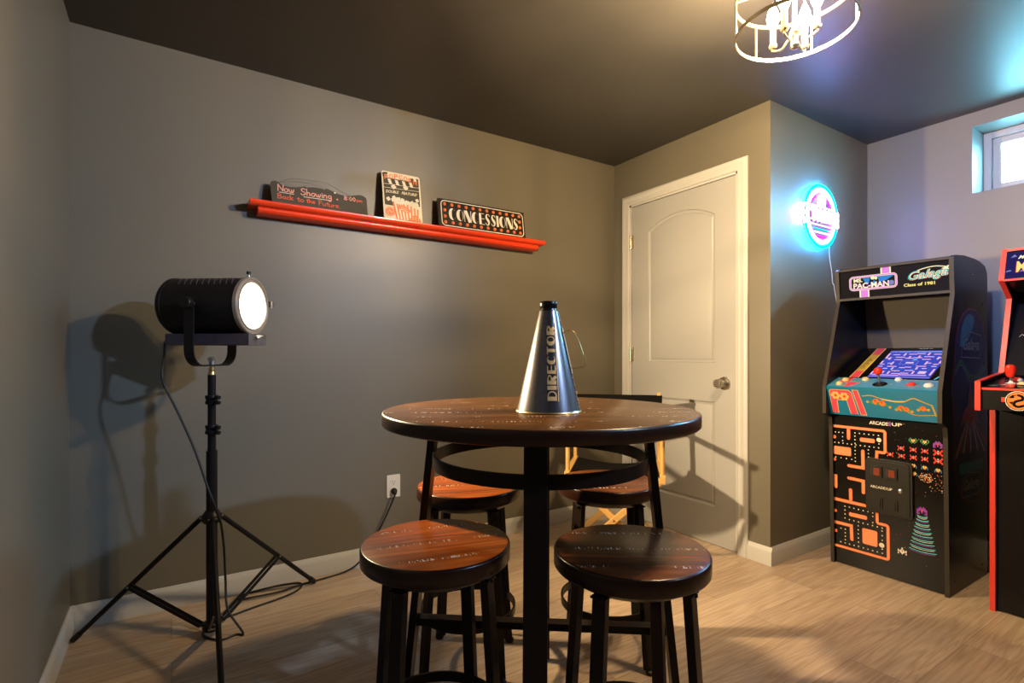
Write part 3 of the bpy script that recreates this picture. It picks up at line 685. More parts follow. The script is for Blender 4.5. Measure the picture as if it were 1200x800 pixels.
# concessions marquee sign
CWD, CHT = 0.556, 0.162
O, U, V = leaning(1.197, CWD, CHT, 0.074, math.radians(9))
t = thing('concessions_sign', 'long black marquee sign bordered with orange bulbs at the far end of the red shelf', 'sign', (O.x+CWD/2, O.y, SHZ)); o0 = t.location.copy()
m = MB(); m.prism(rrect(0, 0, CWD, CHT, 0.004), O, U, V, -0.014, 'sign_black'); m.build('board', t, o0, bevel=0.001)
A = Art(O, U, V)
A.stroke(rrect(0.017, 0.012, CWD-0.012, CHT-0.010, 0.022, 6), 0.0048, 'tin_cream_light', cyc=True)
A.build('border_line', t, o0)
def broad(A, ch, x, y, w, h, m, thick=0.36, thin=0.09):
    """fat-and-thin theatre lettering, built from strokes of changing width"""
    T = w*thick; t_ = w*thin
    def ring(a0, a1, n=30):
        out = []; inn = []
        for i in range(n+1):
            a_ = math.radians(a0+(a1-a0)*i/n); c_, s_ = math.cos(a_), math.sin(a_)
            out.append((x+w/2+w/2*c_, y+h/2+h/2*s_)); inn.append((x+w/2+(T-t_)/2+(w/2-(T+t_)/2)*c_, y+h/2+(h/2-t_*0.8)*s_))
        A.raw(out+inn, [(i+1, i, n+1+i, n+2+i) for i in range(n)], m)
    def st(pts, ws):
        A.stroke(pts, ws, m, caps=False)
    def bar(x0, y0, x1, y1, ww, n=8): st([(x0+(x1-x0)*i/n, y0+(y1-y0)*i/n) for i in range(n+1)], ww)
    if ch == 'O': ring(0, 360)
    elif ch == 'C': ring(40, 320)
    elif ch == 'N': bar(x+t_/2, y, x+t_/2, y+h, t_); bar(x+w-t_/2, y, x+w-t_/2, y+h, t_); bar(x+T/2, y+h, x+w-T/2, y, T)
    elif ch == 'E': bar(x+T/2, y, x+T/2, y+h, T); [bar(x+T, yy, x+w, yy, t_) for yy in (y+t_/2, y+h*0.52, y+h-t_/2)]
    elif ch == 'I': bar(x+w/2, y, x+w/2, y+h, w)
    elif ch == 'T': bar(x+w/2, y, x+w/2, y+h, T); bar(x, y+h-t_/2, x+w, y+h-t_/2, t_)
    elif ch == 'D':
        bar(x+T/2, y, x+T/2, y+h, T); st([(x+T+(w-T-t_/2)*math.sin(math.radians(a_)), y+h/2+(h/2-t_/2)*math.cos(math.radians(a_))) for a_ in range(0, 181, 10)], t_)
    elif ch == 'R':
        bar(x+T/2, y, x+T/2, y+h, T); st([(x+T+(w-T-t_/2)*math.sin(math.radians(a_)), y+h*0.73+(h*0.27-t_/2)*math.cos(math.radians(a_))) for a_ in range(0, 181, 10)], t_); bar(x+T*1.1, y+h*0.46, x+w-T*0.4, y, T*0.8)
    elif ch == 'S':
        p = sm2([(x+w*0.92, y+h*0.80), (x+w*0.70, y+h*0.97), (x+w*0.34, y+h*0.92), (x+w*0.30, y+h*0.66), (x+w*0.56, y+h*0.46), (x+w*0.72, y+h*0.28), (x+w*0.58, y+h*0.05), (x+w*0.28, y+h*0.03), (x+w*0.06, y+h*0.20)], 6)
        n_ = len(p); st(p, [t_+(T*1.1-t_)*math.exp(-((i/(n_-1)-0.5)/0.22)**2) for i in range(n_)])
A = Art(O, U, V)
widths = {'C': 0.042, 'O': 0.044, 'N': 0.044, 'E': 0.034, 'S': 0.034, 'I': 0.014}
tot = sum(widths[c] for c in 'CONCESSIONS'); gap = (0.448-tot)/10; x = 0.060
for ch in 'CONCESSIONS': broad(A, ch, x, 0.048, widths[ch], 0.066, 'tin_cream_light', thick=0.42 if ch != 'I' else 1); x += widths[ch]+gap
A.build('lettering', t, o0)
bulbs = [(0.037+(CWD-0.073)/11*i, CHT-0.029) for i in range(12)] + [(0.037+(CWD-0.073)/11*i, 0.031) for i in range(12)] + [(xx, yy) for xx in (0.037, CWD-0.036) for yy in (0.064, 0.099)]
for (bx, by) in bulbs:
    m = MB(); c = onsign(O, U, V, bx, by, 0.0)
    m.lathe([(0.0098, 0.0003), (0.0092, 0.003), (0.0065, 0.0055), (0.003, 0.0068), (0, 0.0071)], 'sign_bulb', 16, c, U.cross(V)); m.build('bulb', t, o0)

# ------------------------------------------------------------------ studio lamp on its tripod stand
stc = W(-1.129, 1.979)                                   # foot of the pole
st_ = thing('light_stand', 'black tripod light stand with spread legs carrying the studio lamp', 'stand', stc)
o0 = Vector((0, 0, 0))
m = MB(); m.cyl((0, 0, 0.03), (0, 0, 0.70), 0.0190, 0.0190, 'black_metal', 28); m.build('pole', st_)
m = MB(); m.cyl((0, 0, 0.68), (0, 0, 0.985), 0.0140, 0.0140, 'black_metal', 24); m.build('extension_pole', st_)
m = MB(); m.cyl((0, 0, 0.985), (0, 0, 1.018), 0.0075, 0.0075, 'brass', 20); m.lathe([(0.0115, 0.985), (0.0115, 0.995), (0.008, 1.0), (0.0105, 1.003), (0.0105, 1.010), (0, 1.010)], 'brass', 20); m.build('spigot', st_)
for z in (0.78, 0.892):
    m = MB()
    m.lathe([(0.0145, z-0.017), (0.0215, z-0.017), (0.0225, z-0.014), (0.0225, z-0.005), (0.0195, z-0.003), (0.0195, z+0.003), (0.0225, z+0.005), (0.0225, z+0.014), (0.0215, z+0.017), (0.0145, z+0.017)], 'black_metal', 28, closed=True)
    d_ = (R*0.9 - F*0.45).normalized()
    m.bar(d_*0.018+Vector((0, 0, z+0.009)), d_*0.044+Vector((0, 0, z+0.009)), 0.014, 0.010, 'black_metal', (0, 0, 1)); m.bar(d_*0.018+Vector((0, 0, z-0.010)), d_*0.044+Vector((0, 0, z-0.010)), 0.014, 0.010, 'black_metal', (0, 0, 1))
    cl = m.build('clamp', st_, bevel=0.0015)
    m = MB(); p_ = d_*0.036
    for a_ in (0.009, -0.010): m.cyl(p_-F*0.010+Vector((0, 0, z+a_)), p_+F*0.010+Vector((0, 0, z+a_)), 0.006, 0.006, 'black_metal', 14)
    m.build('clamp_screw', cl)
m = MB(); ZK = 0.4525
m.lathe([(0.0192, ZK-0.022), (0.030, ZK-0.020), (0.034, ZK-0.012), (0.034, ZK+0.006), (0.028, ZK+0.014), (0.0225, ZK+0.024), (0.0192, ZK+0.026)], 'black_metal', 28, closed=True); m.build('leg_collar', st_)
m = MB(); m.lathe([(0.0192, 0.030), (0.030, 0.030), (0.032, 0.034), (0.032, 0.054), (0.029, 0.058), (0.0192, 0.058)], 'black_metal', 28, closed=True); m.build('brace_collar', st_)
feet = [W(-1.615, 1.938), W(-0.917, 2.437), Vector((0.127, 1.78, 0))]
for ft in feet:
    d_ = (ft-stc); d_.z = 0; r_ = d_.length; d_.normalize(); sd = Vector((0, 0, 1)).cross(d_)
    a_ = d_*0.034+Vector((0, 0, ZK-0.002)); b_ = d_*(r_)+Vector((0, 0, 0.012)); mid = a_.lerp(b_, 0.57)
    m = MB(); m.cyl(a_, b_, 0.0092, 0.0092, 'black_metal', 18)
    lg = m.build('leg', st_)
    m = MB(); e_ = (b_-a_).normalized(); m.cyl(b_-e_*0.03, b_+e_*0.004, 0.0115, 0.0105, 'rubber', 16); m.build('rubber_foot', lg)
    m = MB()
    for sg in (-1, 1):
        m.bar(mid+sd*sg*0.011, d_*0.034+sd*sg*0.011+Vector((0, 0, 0.044)), 0.013, 0.003, 'black_metal', (0, 0, 1))
    br_ = m.build('brace', st_)
    for c_ in (mid, d_*0.036+Vector((0, 0, 0.044)), a_):
        m = MB(); m.cyl(c_-sd*0.015, c_+sd*0.015, 0.0035, 0.0035, 'steel', 12); m.build('rivet', br_)

# lamp head
nax = (R*0.9966 - F*0.08).normalized(); dax = Vector((-nax.y, nax.x, 0))     # barrel axis; dax = to the far side
LZ = 1.243
lp = thing('studio_lamp', 'old black cylindrical studio lamp glowing on top of the tripod stand', 'lamp', stc + Vector((0, 0, 1.018)))
o0 = lp.location.copy(); hc = stc + Vector((0, 0, LZ))
m = MB(); RB = 0.104
m.lathe([(0.0, -0.158), (0.070, -0.158), (0.096, -0.152), (RB, -0.142), (RB+0.002, -0.138), (RB+0.002, -0.130), (RB, -0.127), (RB, 0.148), (RB-0.004, 0.150), (RB-0.006, 0.120), (0, 0.115)], 'lamp_black', 64, hc, nax)
barrel = m.build('barrel', lp, o0, sharp=30)
m = MB()
m.lathe([(RB+0.001, 0.146), (RB+0.003, 0.148), (RB+0.003, 0.160), (RB, 0.164), (RB-0.006, 0.164), (RB-0.008, 0.160), (RB-0.012, 0.160), (RB-0.014, 0.165), (RB-0.018, 0.163), (RB-0.018, 0.150), (RB-0.004, 0.146)], 'ring_steel', 64, hc, nax, closed=True)
ring = m.build('lens_ring', lp, o0)
m = MB(); m.lathe([(0.087, 0.156), (0.078, 0.159), (0.0775, 0.157), (0.060, 0.163), (0.0595, 0.161), (0.040, 0.166), (0.0395, 0.164), (0.020, 0.167), (0.0, 0.168)], 'lens_glow', 48, hc, nax); m.lathe([(0.091, 0.150), (0.089, 0.156)], 'lamp_black', 48, hc, nax)
lens = m.build('lens', lp, o0); lens['label'] = 'glowing round glass lens'
m = MB()
for i in range(10):                        # slanted vent louvres on the crown
    zc = -0.100+0.0225*i
    pts_ = []
    for q in range(5):
        a_ = math.radians(54-9*q); off = zc+0.006*q
        pts_.append(hc+nax*off + (-dax*math.cos(a_+0.45)*1.0 + Vector((0, 0, 1))*math.sin(a_+0.45))*(RB+0.0008))
    m.tube(pts_, 0.0022, 'lamp_box', 6)
m.build('vent_louvres', barrel, o0)
m = MB(); hl = hc + Vector((0, 0, -RB-0.022))
Mx = Matrix((nax, dax, Vector((0, 0, 1)))).transposed()
m.box(hl+nax*0.018, (0.322, 0.115, 0.042), 'lamp_box', Mx); base = m.build('base_box', lp, o0, bevel=0.003)
m = MB(); m.box(hl+nax*0.1795, (0.003, 0.116, 0.043), 'worn_steel', Mx); m.build('front_plate', base, o0, bevel=0.001)
m = MB(); c_ = hl+nax*0.187+Vector((0, 0, 0.010))-dax*0.012
m.cyl(c_-nax*0.006, c_+nax*0.014, 0.005, 0.005, 'steel', 12); m.bar(c_+nax*0.010-dax*0.016-Vector((0, 0, 0.006)), c_+nax*0.010+dax*0.016+Vector((0, 0, 0.004)), 0.010, 0.004, 'steel', nax); m.build('wing_nut', base, o0, bevel=0.001)
A = Art(hl+nax*(-0.143)-dax*0.0576+Vector((0, 0, -0.021)), nax, (0, 0, 1))
A.text('L.A.  STOCK  RENTALS', 0.075, 0.007, 0.155, 0.010, 'worn_steel'); A.poly([(0.240, 0.005), (0.246, 0.005), (0.247, 0.026), (0.256, 0.024), (0.243, 0.038), (0.231, 0.030), (0.240, 0.026)], 'chalk_white')
A.mb.names = ['art_white' if n_ == 'chalk_white' else n_ for n_ in A.mb.names]
A = None
m = MB(); c_ = hc+nax*0.145+Vector((0, 0, RB+0.004)); m.cyl(c_, c_+Vector((0, 0, 0.012)), 0.004, 0.004, 'steel', 12); m.cyl(c_+Vector((0, 0, 0.010)), c_+Vector((0, 0, 0.020)), 0.008, 0.008, 'black_metal', 14)
m.build('ring_screw', ring, o0)
m = MB()
for a_ in (8,):
    dr_ = (dax*math.cos(math.radians(a_))+Vector((0, 0, 1))*math.sin(math.radians(a_)))
    c_ = hc+dr_*(RB+0.006); tn = nax.cross(dr_).normalized()
    m.bar(c_+nax*0.150, c_+nax*0.178, 0.024, 0.002, 'worn_steel', tn); m.bar(c_+nax*0.178+dr_*0.008, c_+nax*0.178-dr_*0.006, 0.024, 0.002, 'worn_steel', tn)
m.build('filter_clip', ring, o0)
# yoke
m = MB(); YH = 0.122; zb = 1.023-LZ
yk = [(-YH, 0.0)]+[(-YH, -0.12)]+arc(-YH+0.055, zb+0.055, 0.055, 180, 270, 8)+arc(YH-0.055, zb+0.055, 0.055, 270, 360, 8)+[(YH, -0.12), (YH, 0.0)]
k_ = len(yk); th = 0.005; wd = 0.036
vs_ = []
for i, (a_, z_) in enumerate(yk):
    p0 = yk[max(i-1, 0)]; p1 = yk[min(i+1, k_-1)]; tx, tz = p1[0]-p0[0], p1[1]-p0[1]; l_ = math.hypot(tx, tz); nx_, nz_ = -tz/l_*th, tx/l_*th
    for (q, e) in ((-wd/2, 0), (wd/2, 0), (wd/2, 1), (-wd/2, 1)):
        vs_.append(hc + dax*(a_-nx_*e) + Vector((0, 0, z_-nz_*e)) + nax*q)
fs = [(0, 1, 2, 3), tuple((k_-1)*4+j for j in (3, 2, 1, 0))]
for i in range(k_-1):
    for j in range(4): jj = (j+1) % 4; fs.append((i*4+j, (i+1)*4+j, (i+1)*4+jj, i*4+jj))
m.add(vs_, fs, 'lamp_black')
for sg in (-1, 1): m.cyl(hc+dax*sg*(YH), hc+dax*sg*(YH+th), wd/2, wd/2, 'lamp_black', 24)
yo = m.build('yoke', lp, o0)
for sg in (-1, 1):
    m = MB(); c_ = hc+dax*sg*(YH+0.004)
    m.lathe([(0.019, 0.0), (0.0205, 0.003), (0.0205, 0.020), (0.018, 0.023), (0.0, 0.023)], 'lamp_black', 18, c_, dax*sg); m.cyl(hc+dax*sg*0.1, c_, 0.008, 0.008, 'steel', 12); m.build('pivot_knob', yo, o0)
m = MB(); c_ = stc+Vector((0, 0, 1.030)); m.cyl(c_-Vector((0, 0, 0.012)), c_+Vector((0, 0, 0.014)), 0.009, 0.009, 'steel', 16); m.cyl(c_-F*0.014+Vector((0, 0, 0.014)), c_+F*0.008+Vector((0, 0, 0.014)), 0.0085, 0.0085, 'steel', 16); m.build('mounting_bolt', yo, o0)
sp = light('lamp_beam', 'SPOT', hc+nax*0.185-o0, P_SPOT, C_SPOT, lp, spot_size=math.radians(125), spot_blend=0.8, shadow_soft_size=0.035)
aim(sp, nax + Vector((0, 0, -0.03)))

# mains cord of the lamp
o0 = lp.location.copy()
def floorpt(x, y, z=0.0045): return Vector((x, y, z))
m = MB()
q0 = hl+nax*(-0.143)-dax*0.03
cord = [q0, q0-nax*0.012+Vector((0, 0, -0.010))-F*0.01, W(-1.275, 1.93, 1.06), W(-1.262, 1.90, 0.97), W(-1.21, 1.90, 0.86), W(-1.15, 1.905, 0.72), W(-1.105, 1.91, 0.58), W(-1.080, 1.93, 0.48), W(-1.078, 1.95, 0.43), W(-1.095, 2.0, 0.33), W(-1.10, 2.02, 0.20), W(-1.075, 1.99, 0.10), W(-1.015, 1.985, 0.012),
        floorpt(0.205, 2.235), floorpt(0.150, 2.225), floorpt(0.10, 2.30), floorpt(0.14, 2.38), floorpt(0.231, 2.415), floorpt(0.310, 2.44), floorpt(0.402, 2.466), floorpt(0.480, 2.51), floorpt(0.500, 2.575), floorpt(0.430, 2.602), floorpt(0.330, 2.600), floorpt(0.262, 2.585), floorpt(0.245, 2.545), floorpt(0.300, 2.520, 0.012), floorpt(0.400, 2.515, 0.012), floorpt(0.490, 2.540, 0.012), floorpt(0.600, 2.570), floorpt(0.700, 2.590), (0.775, 2.600, 0.030), (0.83, 2.600, 0.10), (0.885, 2.595, 0.185), (0.935, 2.590, 0.285), (0.960, 2.585, 0.345)]
m.tube(smooth(cord, 7), 0.0042, 'rubber', 10)
cb = m.build('power_cord', lp, o0)
m = MB(); c_ = Vector((OX, YB-0.0068, OZ-0.020))
m.lathe([(0.0, 0.0), (0.0135, 0.0), (0.0155, 0.004), (0.0155, 0.014), (0.011, 0.026), (0.007, 0.034), (0.0, 0.036)], 'rubber', 20, c_, (-0.10, -1, -0.45)); m.build('plug', cb, o0)

# ------------------------------------------------------------------ round counter table
TH = 0.912
tb = thing('pub_table', 'round dark wood counter height table on four flat iron legs', 'table', W(0.075, 1.45), math.radians(-4.4)-YAW)
m = MB(); rt = 0.422
m.lathe([(rt-0.010, 0), (rt-0.004, 0.002), (rt-0.001, 0.006)], 'rim_wood', 96, (0, 0, TH-0.034))
m = MB(); m.lathe([(0, TH-0.034), (rt-0.004, TH-0.034), (rt, TH-0.030), (rt, TH-0.006), (rt-0.0015, TH-0.002), (rt-0.005, TH), (0, TH)], 'table_wood', 128)
for i, f in enumerate(m.f):
    if min(m.v[j].z for j in f) < TH-0.001: m.m[i] = m.mi('rim_wood')
m.build('table_top', tb, sharp=50)
for k_ in range(4):
    a_ = k_*PI/2; d_ = Vector((math.cos(a_), math.sin(a_), 0)); sd = Vector((-math.sin(a_), math.cos(a_), 0))
    m = MB(); m.bar(d_*0.292+Vector((0, 0, TH-0.035)), d_*0.382+Vector((0, 0, 0.008)), 0.052, 0.020, 'dark_bronze', sd)
    lg = m.build('leg', tb, bevel=0.0015)
    m = MB(); m.cyl(d_*0.382, d_*0.382+Vector((0, 0, 0.010)), 0.017, 0.014, 'rubber', 16); m.build('foot_pad', lg)
    m = MB(); m.box(d_*0.286+Vector((0, 0, TH-0.037)), (0.05, 0.05, 0.005), 'dark_bronze', Matrix.Rotation(a_, 3, 'Z')); m.build('mounting_plate', lg)
m = MB(); m.lathe([(0.285, 0.761), (0.291, 0.761), (0.291, 0.795), (0.285, 0.795)], 'dark_bronze', 96, closed=True); m.build('apron_ring', tb, sharp=50)
for k_ in range(2):
    a_ = k_*PI/2; d_ = Vector((math.cos(a_), math.sin(a_), 0)); z_ = 0.318-k_*0.001
    m = MB(); m.bar(-d_*0.340+Vector((0, 0, z_)), d_*0.340+Vector((0, 0, z_)), 0.032, 0.020, 'dark_bronze', (-d_.y, d_.x, 0)); m.build('stretcher', tb, bevel=0.001)

# ------------------------------------------------------------------ stools
def make_stool():
    t = thing('bar_stool', 'x', 'stool')
    SH = 0.61; r = 0.178
    m = MB(); m.lathe([(0, SH-0.040), (r-0.003, SH-0.040), (r, SH-0.036), (r, SH-0.005), (r-0.0015, SH-0.0015), (r-0.005, SH), (0, SH)], 'seat_wood', 96)
    for i, f in enumerate(m.f):
        if min(m.v[j].z for j in f) < SH-0.001: m.m[i] = m.mi('rim_wood')
    m.build('seat', t, sharp=50)
    m = MB(); m.lathe([(0, SH-0.062), (r-0.040, SH-0.062), (r-0.032, SH-0.057), (r-0.016, SH-0.0402), (0, SH-0.0402)], 'rim_wood', 72); m.build('under_seat_disc', t, sharp=50)
    for k_ in range(4):
        a_ = k_*PI/2; d_ = Vector((math.cos(a_), math.sin(a_), 0)); sd = Vector((-d_.y, d_.x, 0))
        m = MB(); m.bar(d_*0.138+Vector((0, 0, SH-0.060)), d_*0.178+Vector((0, 0, 0.012)), 0.032, 0.020, 'dark_bronze', sd); lg = m.build('leg', t, bevel=0.002)
        m = MB(); m.box(d_*0.140+Vector((0, 0, SH-0.064)), (0.026, 0.036, 0.004), 'dark_bronze', Matrix.Rotation(a_, 3, 'Z')); m.cyl(d_*0.152+Vector((0, 0, SH-0.070)), d_*0.152+Vector((0, 0, SH-0.064)), 0.005, 0.005, 'dark_bronze', 8); m.build('bracket', lg)
        m = MB(); m.lathe([(0, 0), (0.013, 0), (0.0155, 0.004), (0.0155, 0.012), (0.009, 0.016), (0.006, 0.026), (0, 0.026)], 'rubber', 18, d_*0.186); m.build('levelling_foot', lg)
    m = MB(); m.lathe([(0.158, 0.174), (0.164, 0.174), (0.164, 0.200), (0.158, 0.200)], 'dark_bronze', 72, closed=True); m.build('foot_ring', t, sharp=50)
    return t
stool = make_stool()
G = 'four matching stools around the round table'
spots = [((-0.183, 1.27), math.radians(-26)-YAW, 'orange-brown round stool in front of the table on the side towards the tripod stand'),
         ((0.276, 1.225), math.radians(-39)-YAW, 'dark brown round stool in front of the table on the side towards the arcade machines'),
         ((-0.152, 1.83), math.radians(40)-YAW, 'orange-topped stool tucked behind the table beside the wall outlet'),
         ((0.340, 1.89), math.radians(40)-YAW, 'stool with shade put into its seat colour, tucked behind the table in front of the canvas chair')]
wood_rot = [0.35, -0.03, 0.2, 0.05]
for i, ((x, d), rz, lab) in enumerate(spots):
    o = stool if i == 0 else copy_tree(stool)
    o.location = W(x, d); o.rotation_euler = (0, 0, rz); o['label'] = lab; o['group'] = G
    for ch in o.children:
        if ch.name.startswith('seat'):
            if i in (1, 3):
                ch.data = ch.data.copy(); ch.data.materials[0] = MATS['seat_wood_shaded']
            ch.rotation_euler = (0, 0, -rz-YAW+wood_rot[i])
for o in tb.children:
    if o.name.startswith('table_top'): o.rotation_euler = (0, 0, math.radians(4.4)+0.02)

# ------------------------------------------------------------------ megaphone
mc = W(0.096, 1.378, TH)
t = thing('megaphone', "black metal director's megaphone standing upright on the round table", 'megaphone', mc, -YAW)
HM = 0.284; rb, rtp = 0.0835, 0.0195
cone = lambda z: rb+(rtp-rb)*(z/HM)
m = MB(); m.lathe([(rb-0.002, 0.002), (cone(0.003), 0.003), (cone(0.262), 0.262), (cone(0.262)-0.002, 0.262), (rb-0.004, 0.002)], 'megaphone_black', 96, closed=True); cn = m.build('cone', t, sharp=40)
m = MB(); m.lathe([(rb-0.003, 0.0), (rb+0.001, 0.0), (rb+0.0025, 0.002), (rb+0.001, 0.005), (rb-0.003, 0.005)], 'brass', 96, closed=True); m.build('base_rim', t)
m = MB(); m.lathe([(0.0235, 0.262), (0.0215, 0.263), (0.0205, 0.268), (0.0235, 0.272), (0.0240, 0.284), (0.0225, 0.287), (0.0180, 0.287), (0.0170, 0.262)], 'cabinet_black', 40, closed=True); m.build('mouthpiece', t)
phi0 = math.radians(-90+3)                       # towards the room's near side
def cone_fn(u, v, h):                            # u up the cone, v across (positive to the left)
    r_ = cone(u)+0.0003+h; a_ = phi0 - v/cone(u); return Vector((r_*math.cos(a_), r_*math.sin(a_), u))
A = Art((0, 0, 0), (1, 0, 0), (0, 1, 0), lift=0.0004, fn=cone_fn)
wl = {'D': 0.024, 'I': 0.010, 'R': 0.024, 'E': 0.020, 'C': 0.023, 'T': 0.019, 'O': 0.024}
tot = sum(wl[c] for c in 'DIRECTOR'); gap = (0.188-tot)/7; x = 0.034
for i, ch in enumerate('DIRECTOR'):
    hh = 0.025*(1-0.30*x/0.25)
    def f2(u, v, h, cx=0): return cone_fn(u, v, h)
    broad(A, ch, x, -hh/2, wl[ch], hh, 'gold_paint', thick=0.42 if ch != 'I' else 1, thin=0.13); x += wl[ch]+gap
A.stroke([(0.032+0.195*i/12, -0.0155+0.0035*i/12) for i in range(13)], 0.0018, 'gold_paint')
a = A.build('lettering', t); a['label'] = 'gold lettering running up the cone'
seam = math.radians(-90+70)
m = MB(); pp_ = lambda z, e=0.0015: Vector(((cone(z)+e)*math.cos(seam), (cone(z)+e)*math.sin(seam), z))
m.tube([pp_(z/20*0.255+0.005, 0.0005) for z in range(21)], 0.0012, 'worn_steel', 6)
for i in range(13): m.lathe([(0.003, 0), (0.0022, 0.0014), (0, 0.0018)], 'steel', 8, pp_(0.015+i*0.0185, 0.0005), (math.cos(seam), math.sin(seam), 0.2))
m.build('riveted_seam', t)
m = MB(); e1 = pp_(0.205); e2 = pp_(0.115); od = Vector((math.cos(seam), math.sin(seam), 0))
m.tube(smooth([e1, e1+od*0.018+Vector((0, 0, 0.006)), e1+od*0.032-Vector((0, 0, 0.004)), e1.lerp(e2, 0.5)+od*0.040, e2+od*0.038+Vector((0, 0, 0.008)), e2+od*0.026+Vector((0, 0, 0.0)), e2+od*0.010-Vector((0, 0, 0.001)), e2], 8), 0.0011, 'brass', 8)
m.build('wire_handle', t)
m = MB(); m.bar(pp_(0.100, 0.002), pp_(0.218, 0.002), 0.010, 0.0015, 'steel', (-od.y, od.x, 0)); m.build('handle_strip', t)

# ------------------------------------------------------------------ director's chair
t = thing('folding_chair', "director's folding chair with light wood frame and black canvas by the white door", 'chair', W(0.550, 2.80), math.radians(-13)-YAW)
hw = 0.232; fy, by = -0.18, 0.18
for sx_ in (-1, 1):
    m = MB(); m.bar((sx_*hw, by, 0.43), (sx_*hw, by+0.02, 0.850), 0.030, 0.018, 'light_wood', (0, 1, 0)); m.build('back_post', t, bevel=0.003)
    m = MB(); m.cyl((sx_*hw, fy, 0.45), (sx_*hw, fy, 0.65), 0.011, 0.011, 'light_wood', 16); m.build('arm_post', t)
    m = MB(); m.box((sx_*hw, 0.0, 0.658), (0.045, 0.44, 0.016), 'light_wood'); m.build('armrest', t, bevel=0.004)
    m = MB(); m.box((sx_*hw, 0.0, 0.455), (0.028, 0.44, 0.040), 'light_wood'); m.build('seat_rail', t, bevel=0.003)
    m = MB(); m.box((sx_*hw, 0.0, 0.015), (0.024, 0.44, 0.030), 'light_wood'); m.build('floor_rail', t, bevel=0.003)
for y_ in (fy-0.012, by+0.012):
    for sg in (-1, 1):
        m = MB(); yy = y_+sg*0.010; m.bar((-sg*hw, yy, 0.455), (sg*hw, yy, 0.028), 0.030, 0.016, 'light_wood', (0, 0, 1)); m.build('leg', t, bevel=0.002)
    m = MB(); m.cyl((0, y_-0.022, 0.242), (0, y_+0.022, 0.242), 0.004, 0.004, 'steel', 10); m.build('pivot_bolt', t)
m = MB(); prof = [(-hw+2*hw*i/12, 0.474-0.030*math.sin(PI*i/12)) for i in range(13)]
poly = prof+[(x_, z_-0.003) for x_, z_ in reversed(prof)]; m.prism(poly, (0, -0.20, 0), (1, 0, 0), (0, 0, 1), -0.40, 'black_canvas'); m.build('seat_canvas', t, sharp=60)
m = MB(); m.box((0, by+0.028, 0.752), (2*hw+0.03, 0.004, 0.165), 'black_canvas'); m.box((0, by+0.002, 0.752), (2*hw+0.03, 0.004, 0.165), 'black_canvas')
for sg in (-1, 1): m.box((sg*(hw+0.015), by+0.015, 0.752), (0.004, 0.030, 0.165), 'black_canvas')
m.build('back_canvas', t, bevel=0.001)

# ------------------------------------------------------------------ ceiling lamp
cc = W(0.825, 1.535)
t = thing('ceiling_lamp', 'open metal ring ceiling lamp with four glowing candle bulbs', 'lamp', cc + Vector((0, 0, ZC))); o0 = Vector((0, 0, ZC))
RR = 0.160
for z_ in (2.007, 2.113):
    m = MB(); m.lathe([(RR-0.002, z_-0.005), (RR+0.002, z_-0.005), (RR+0.002, z_+0.005), (RR-0.002, z_+0.005)], 'cage_metal', 96, closed=True); m.build('cage_ring', t, o0, sharp=50)
for k_ in range(6):
    a_ = math.radians(60*k_+12); p_ = Vector((math.cos(a_)*RR, math.sin(a_)*RR, 0))
    m = MB(); m.cyl(p_+Vector((0, 0, 2.007)), p_+Vector((0, 0, 2.113)), 0.0035, 0.0035, 'cage_metal', 10); m.build('cage_bar', t, o0)
for k_ in range(3):
    a_ = math.radians(120*k_+12); p_ = Vector((math.cos(a_)*RR, math.sin(a_)*RR, 2.113))
    m = MB(); m.tube(smooth([p_, p_*0.6+Vector((0, 0, 2.113*0.4+0.02)), Vector((0, 0, 2.20))], 6), 0.003, 'cage_metal', 8); m.build('spoke', t, o0)
m = MB(); m.cyl((0, 0, 1.97), (0, 0, ZC-0.02), 0.006, 0.006, 'cage_metal', 14); m.lathe([(0, 1.950), (0.010, 1.954), (0.014, 1.962), (0.010, 1.970), (0.012, 1.990), (0.016, 1.998), (0.010, 2.006), (0.006, 2.02)], 'cage_metal', 20); m.build('stem', t, o0)
m = MB(); m.lathe([(0, ZC), (0.062, ZC), (0.062, ZC-0.010), (0.055, ZC-0.018), (0.02, ZC-0.026), (0, ZC-0.026)], 'cage_metal', 40); m.build('ceiling_canopy', t, o0)
for (px, pd) in ((-0.038, 0.052), (0.057, 0.050), (0.038, -0.048), (-0.049, -0.036)):
    p_ = R*px + F*pd; d_ = p_.normalized(); c_ = p_+Vector((0, 0, 1.985))
    m = MB(); m.tube(smooth([Vector((0, 0, 1.998)), d_*0.020+Vector((0, 0, 1.985)), d_*(p_.length*0.6)+Vector((0, 0, 1.968)), c_-Vector((0, 0, 0.010)), c_], 6), 0.0032, 'cage_metal', 8)
    m.lathe([(0, -0.004), (0.009, -0.003), (0.012, 0.004), (0.012, 0.007), (0, 0.007)], 'cage_metal', 16, c_); arm = m.build('arm', t, o0)
    m = MB(); m.cyl(c_+Vector((0, 0, 0.006)), c_+Vector((0, 0, 0.056)), 0.0085, 0.0085, 'candle_sleeve', 18); m.build('candle_sleeve', arm, o0)
    m = MB(); m.lathe([(0.006, 0.056), (0.010, 0.062), (0.0165, 0.078), (0.0175, 0.090), (0.0145, 0.105), (0.008, 0.122), (0.003, 0.133), (0, 0.136)], 'bulb_glass', 24, c_); m.build('bulb', arm, o0)
    light('bulb_light', 'POINT', c_+Vector((0, 0, 0.092))-o0, P_CHANDELIER, C_CHANDELIER, t, shadow_soft_size=0.010)

